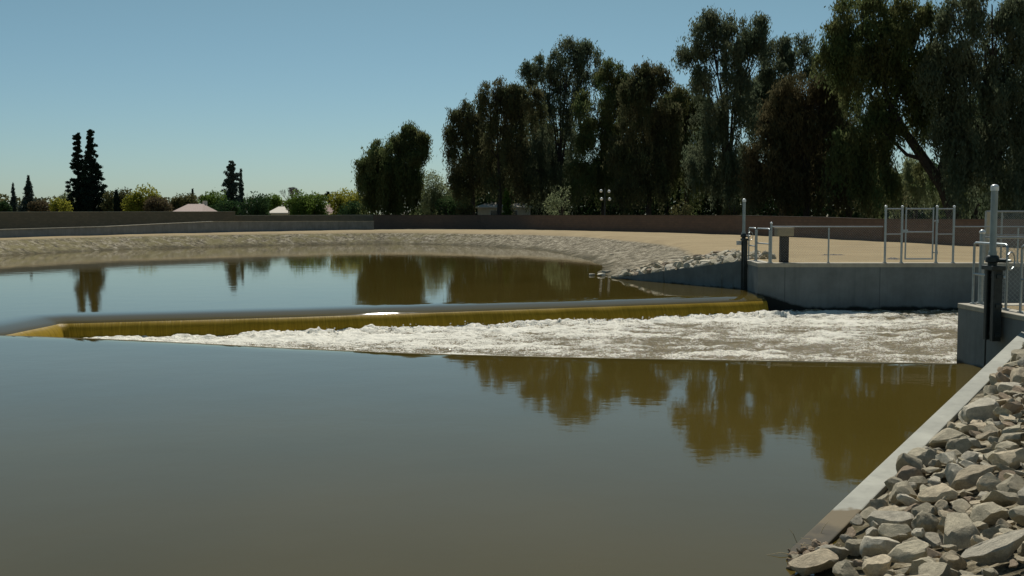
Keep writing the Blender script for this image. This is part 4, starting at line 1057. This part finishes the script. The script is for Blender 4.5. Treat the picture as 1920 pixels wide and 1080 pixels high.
# palm
b = Q(616, 400, 240); zt = Q(616, 362, 240).z; root = empty('palm_tree', (b.x, 240, GRD), 'small distant palm above the brown roof', 'tree', GS)
MB().tube([(b.x, 240, -.2), (b.x+.1, 240, zt*.5), (b.x, 240, zt)], [.3, .24, .2], 8).build('trunk', M['bark'], root, True)
mb = MB()
for k in range(34):
    a_ = random.uniform(0, 6.28); el = random.uniform(-.7, 1.1); c0 = Vector((b.x, 240, zt)); pts = []
    for i in range(5):
        u = i/4; rr_ = 1.35*u; pts.append(c0+Vector((math.cos(a_)*math.cos(el)*rr_, math.sin(a_)*math.cos(el)*rr_, math.sin(el)*rr_-.7*u*u)))
    sd = Vector((-math.sin(a_), math.cos(a_), 0))
    for i in range(4):
        w0, w1 = .22*(1-i/4)+.05, .22*(1-(i+1)/4)+.03
        mb.add([pts[i]-sd*w0, pts[i]+sd*w0, pts[i+1]+sd*w1, pts[i+1]-sd*w1], [[0, 1, 2, 3]])
mb.build('crown', M['l_pine'], root)

# ------------------------------------------------------------------ houses
def house(x0, x1, eave, ridge, D, roofm, label, dep=9, hip=True, win=2):
    a, b = Q(x0, 398, D), Q(x1, 398, D); ze, zr = Q(x0, eave, D).z, Q(x0, ridge, D).z
    cx = (a.x+b.x)/2; root = empty('house', (cx, D, GRD), label, 'house')
    MB().box(a.x+.4, b.x-.4, D+.4, D+dep-.4, -.2, ze).build('wall', M['cream'], root)
    h = (b.x-a.x)*.24 if hip else 0
    v_ = [(a.x, D, ze), (b.x, D, ze), (b.x, D+dep, ze), (a.x, D+dep, ze), (a.x+h, D+dep/2, zr), (b.x-h, D+dep/2, zr)]
    v_ += [(x, y, z-.15) for x, y, z in v_[:4]]
    rf = MB().add(v_, [[0, 1, 5, 4], [1, 2, 5], [2, 3, 4, 5], [3, 0, 4], [0, 6, 7, 1], [1, 7, 8, 2], [2, 8, 9, 3], [3, 9, 6, 0], [6, 9, 8, 7]]).build('roof', roofm, root)
    MB().box(cx+.8, cx+1.4, D+dep*.6, D+dep*.6+.5, ze+.3, zr+.5).build('chimney', M['cream'], rf)
    for k in range(win):
        xx = a.x+(b.x-a.x)*(k+1)/(win+1); f_ = MB().box(xx-.6, xx+.6, D+.36, D+.41, ze-1.5, ze-.4).build('window', M['globe'], root)
        MB().box(xx-.52, xx+.52, D+.33, D+.359, ze-1.42, ze-.48).build('pane', M['window'], f_)
house(322, 379, 397, 382, 160, M['pink_roof'], 'house with a pale pink tiled roof above the block wall')
house(500, 545, 399, 387, 172, M['cream'], 'pale roofed house between two green bushes', win=2)
house(592, 632, 402, 383, 165, M['brown_roof'], 'house with a brown pink roof below the palm', hip=False)
house(890, 1000, 388, 378, 150, M['cream'], 'pale building glimpsed through the trunks at the left of the tall row')
house(755, 790, 400, 396, 165, M['cream'], 'pale building glimpsed between the lone drooping tree and the airy tree', win=1)
# globe lamp
lp = Q(1134, 400, 104); lp.z = GRD; D = lp.y
root = empty('street_lamp', lp, 'street lamp with four white globes in front of the dark trees', 'lamp')
mb = MB().tube([(lp.x, D, 0), (lp.x, D, Q(1134, 352, D).z)], [.07, .05], 10)
gl_ = [Q(x, y, D) for x, y in ((1127, 358), (1142, 359), (1128, 373), (1143, 373.5))]
for g_ in gl_: mb.tube([(lp.x, D, g_.z-.12), (g_.x, D, g_.z-.12), (g_.x, D, g_.z)], .025, 6)
mb.build('pole', M['dark'], root, True)
for g_ in gl_: MB().ball(g_, .15, 16, 10).build('globe', M['globe'], root, True)

# ------------------------------------------------------------------ light
SUN_AZ, SUN_EL = R(1), R(50)            # azimuth from +Y towards +X
sd = bpy.data.lights.new('sun', 'SUN'); so = bpy.data.objects.new('sun', sd); col.objects.link(so)
sd.energy = 4.2; sd.angle = R(.53); sd.color = (1, .955, .87)
dirv = Vector((math.sin(SUN_AZ)*math.cos(SUN_EL), math.cos(SUN_AZ)*math.cos(SUN_EL), math.sin(SUN_EL)))
so.rotation_euler = dirv.to_track_quat('Z', 'Y').to_euler()
w = bpy.data.worlds.new("World"); scene.world = w; w.use_nodes = True; nt = w.node_tree; nt.nodes.clear()
sk = nt.nodes.new('ShaderNodeTexSky'); sk.sky_type = 'NISHITA'; sk.sun_disc = False; sk.sun_elevation = SUN_EL; sk.sun_rotation = SUN_AZ
sk.air_density = 1.0; sk.dust_density = .4; sk.ozone_density = 1.7; sk.altitude = 0
bg = nt.nodes.new('ShaderNodeBackground'); bg.inputs[1].default_value = .071; out = nt.nodes.new('ShaderNodeOutputWorld')
tint = nt.nodes.new('ShaderNodeMix'); tint.data_type = 'RGBA'; tint.blend_type = 'MULTIPLY'; tint.inputs[0].default_value = 1
tc = nt.nodes.new('ShaderNodeTexCoord'); sz = nt.nodes.new('ShaderNodeSeparateXYZ'); nt.links.new(tc.outputs['Generated'], sz.inputs[0])
rp = nt.nodes.new('ShaderNodeValToRGB'); nt.links.new(sz.outputs[2], rp.inputs[0])
rp.color_ramp.elements[0].position = 0; rp.color_ramp.elements[0].color = (.61, .80, .96, 1)
rp.color_ramp.elements[1].position = .2; rp.color_ramp.elements[1].color = (.63, .80, .745, 1)
nt.links.new(rp.outputs[0], tint.inputs[7])
nt.links.new(sk.outputs[0], tint.inputs[6]); nt.links.new(tint.outputs[2], bg.inputs[0]); nt.links.new(bg.outputs[0], out.inputs[0])
scene.view_settings.view_transform = 'Standard'; scene.view_settings.look = 'None'; scene.view_settings.exposure = 0; scene.view_settings.gamma = 1
scene.render.engine = 'CYCLES'
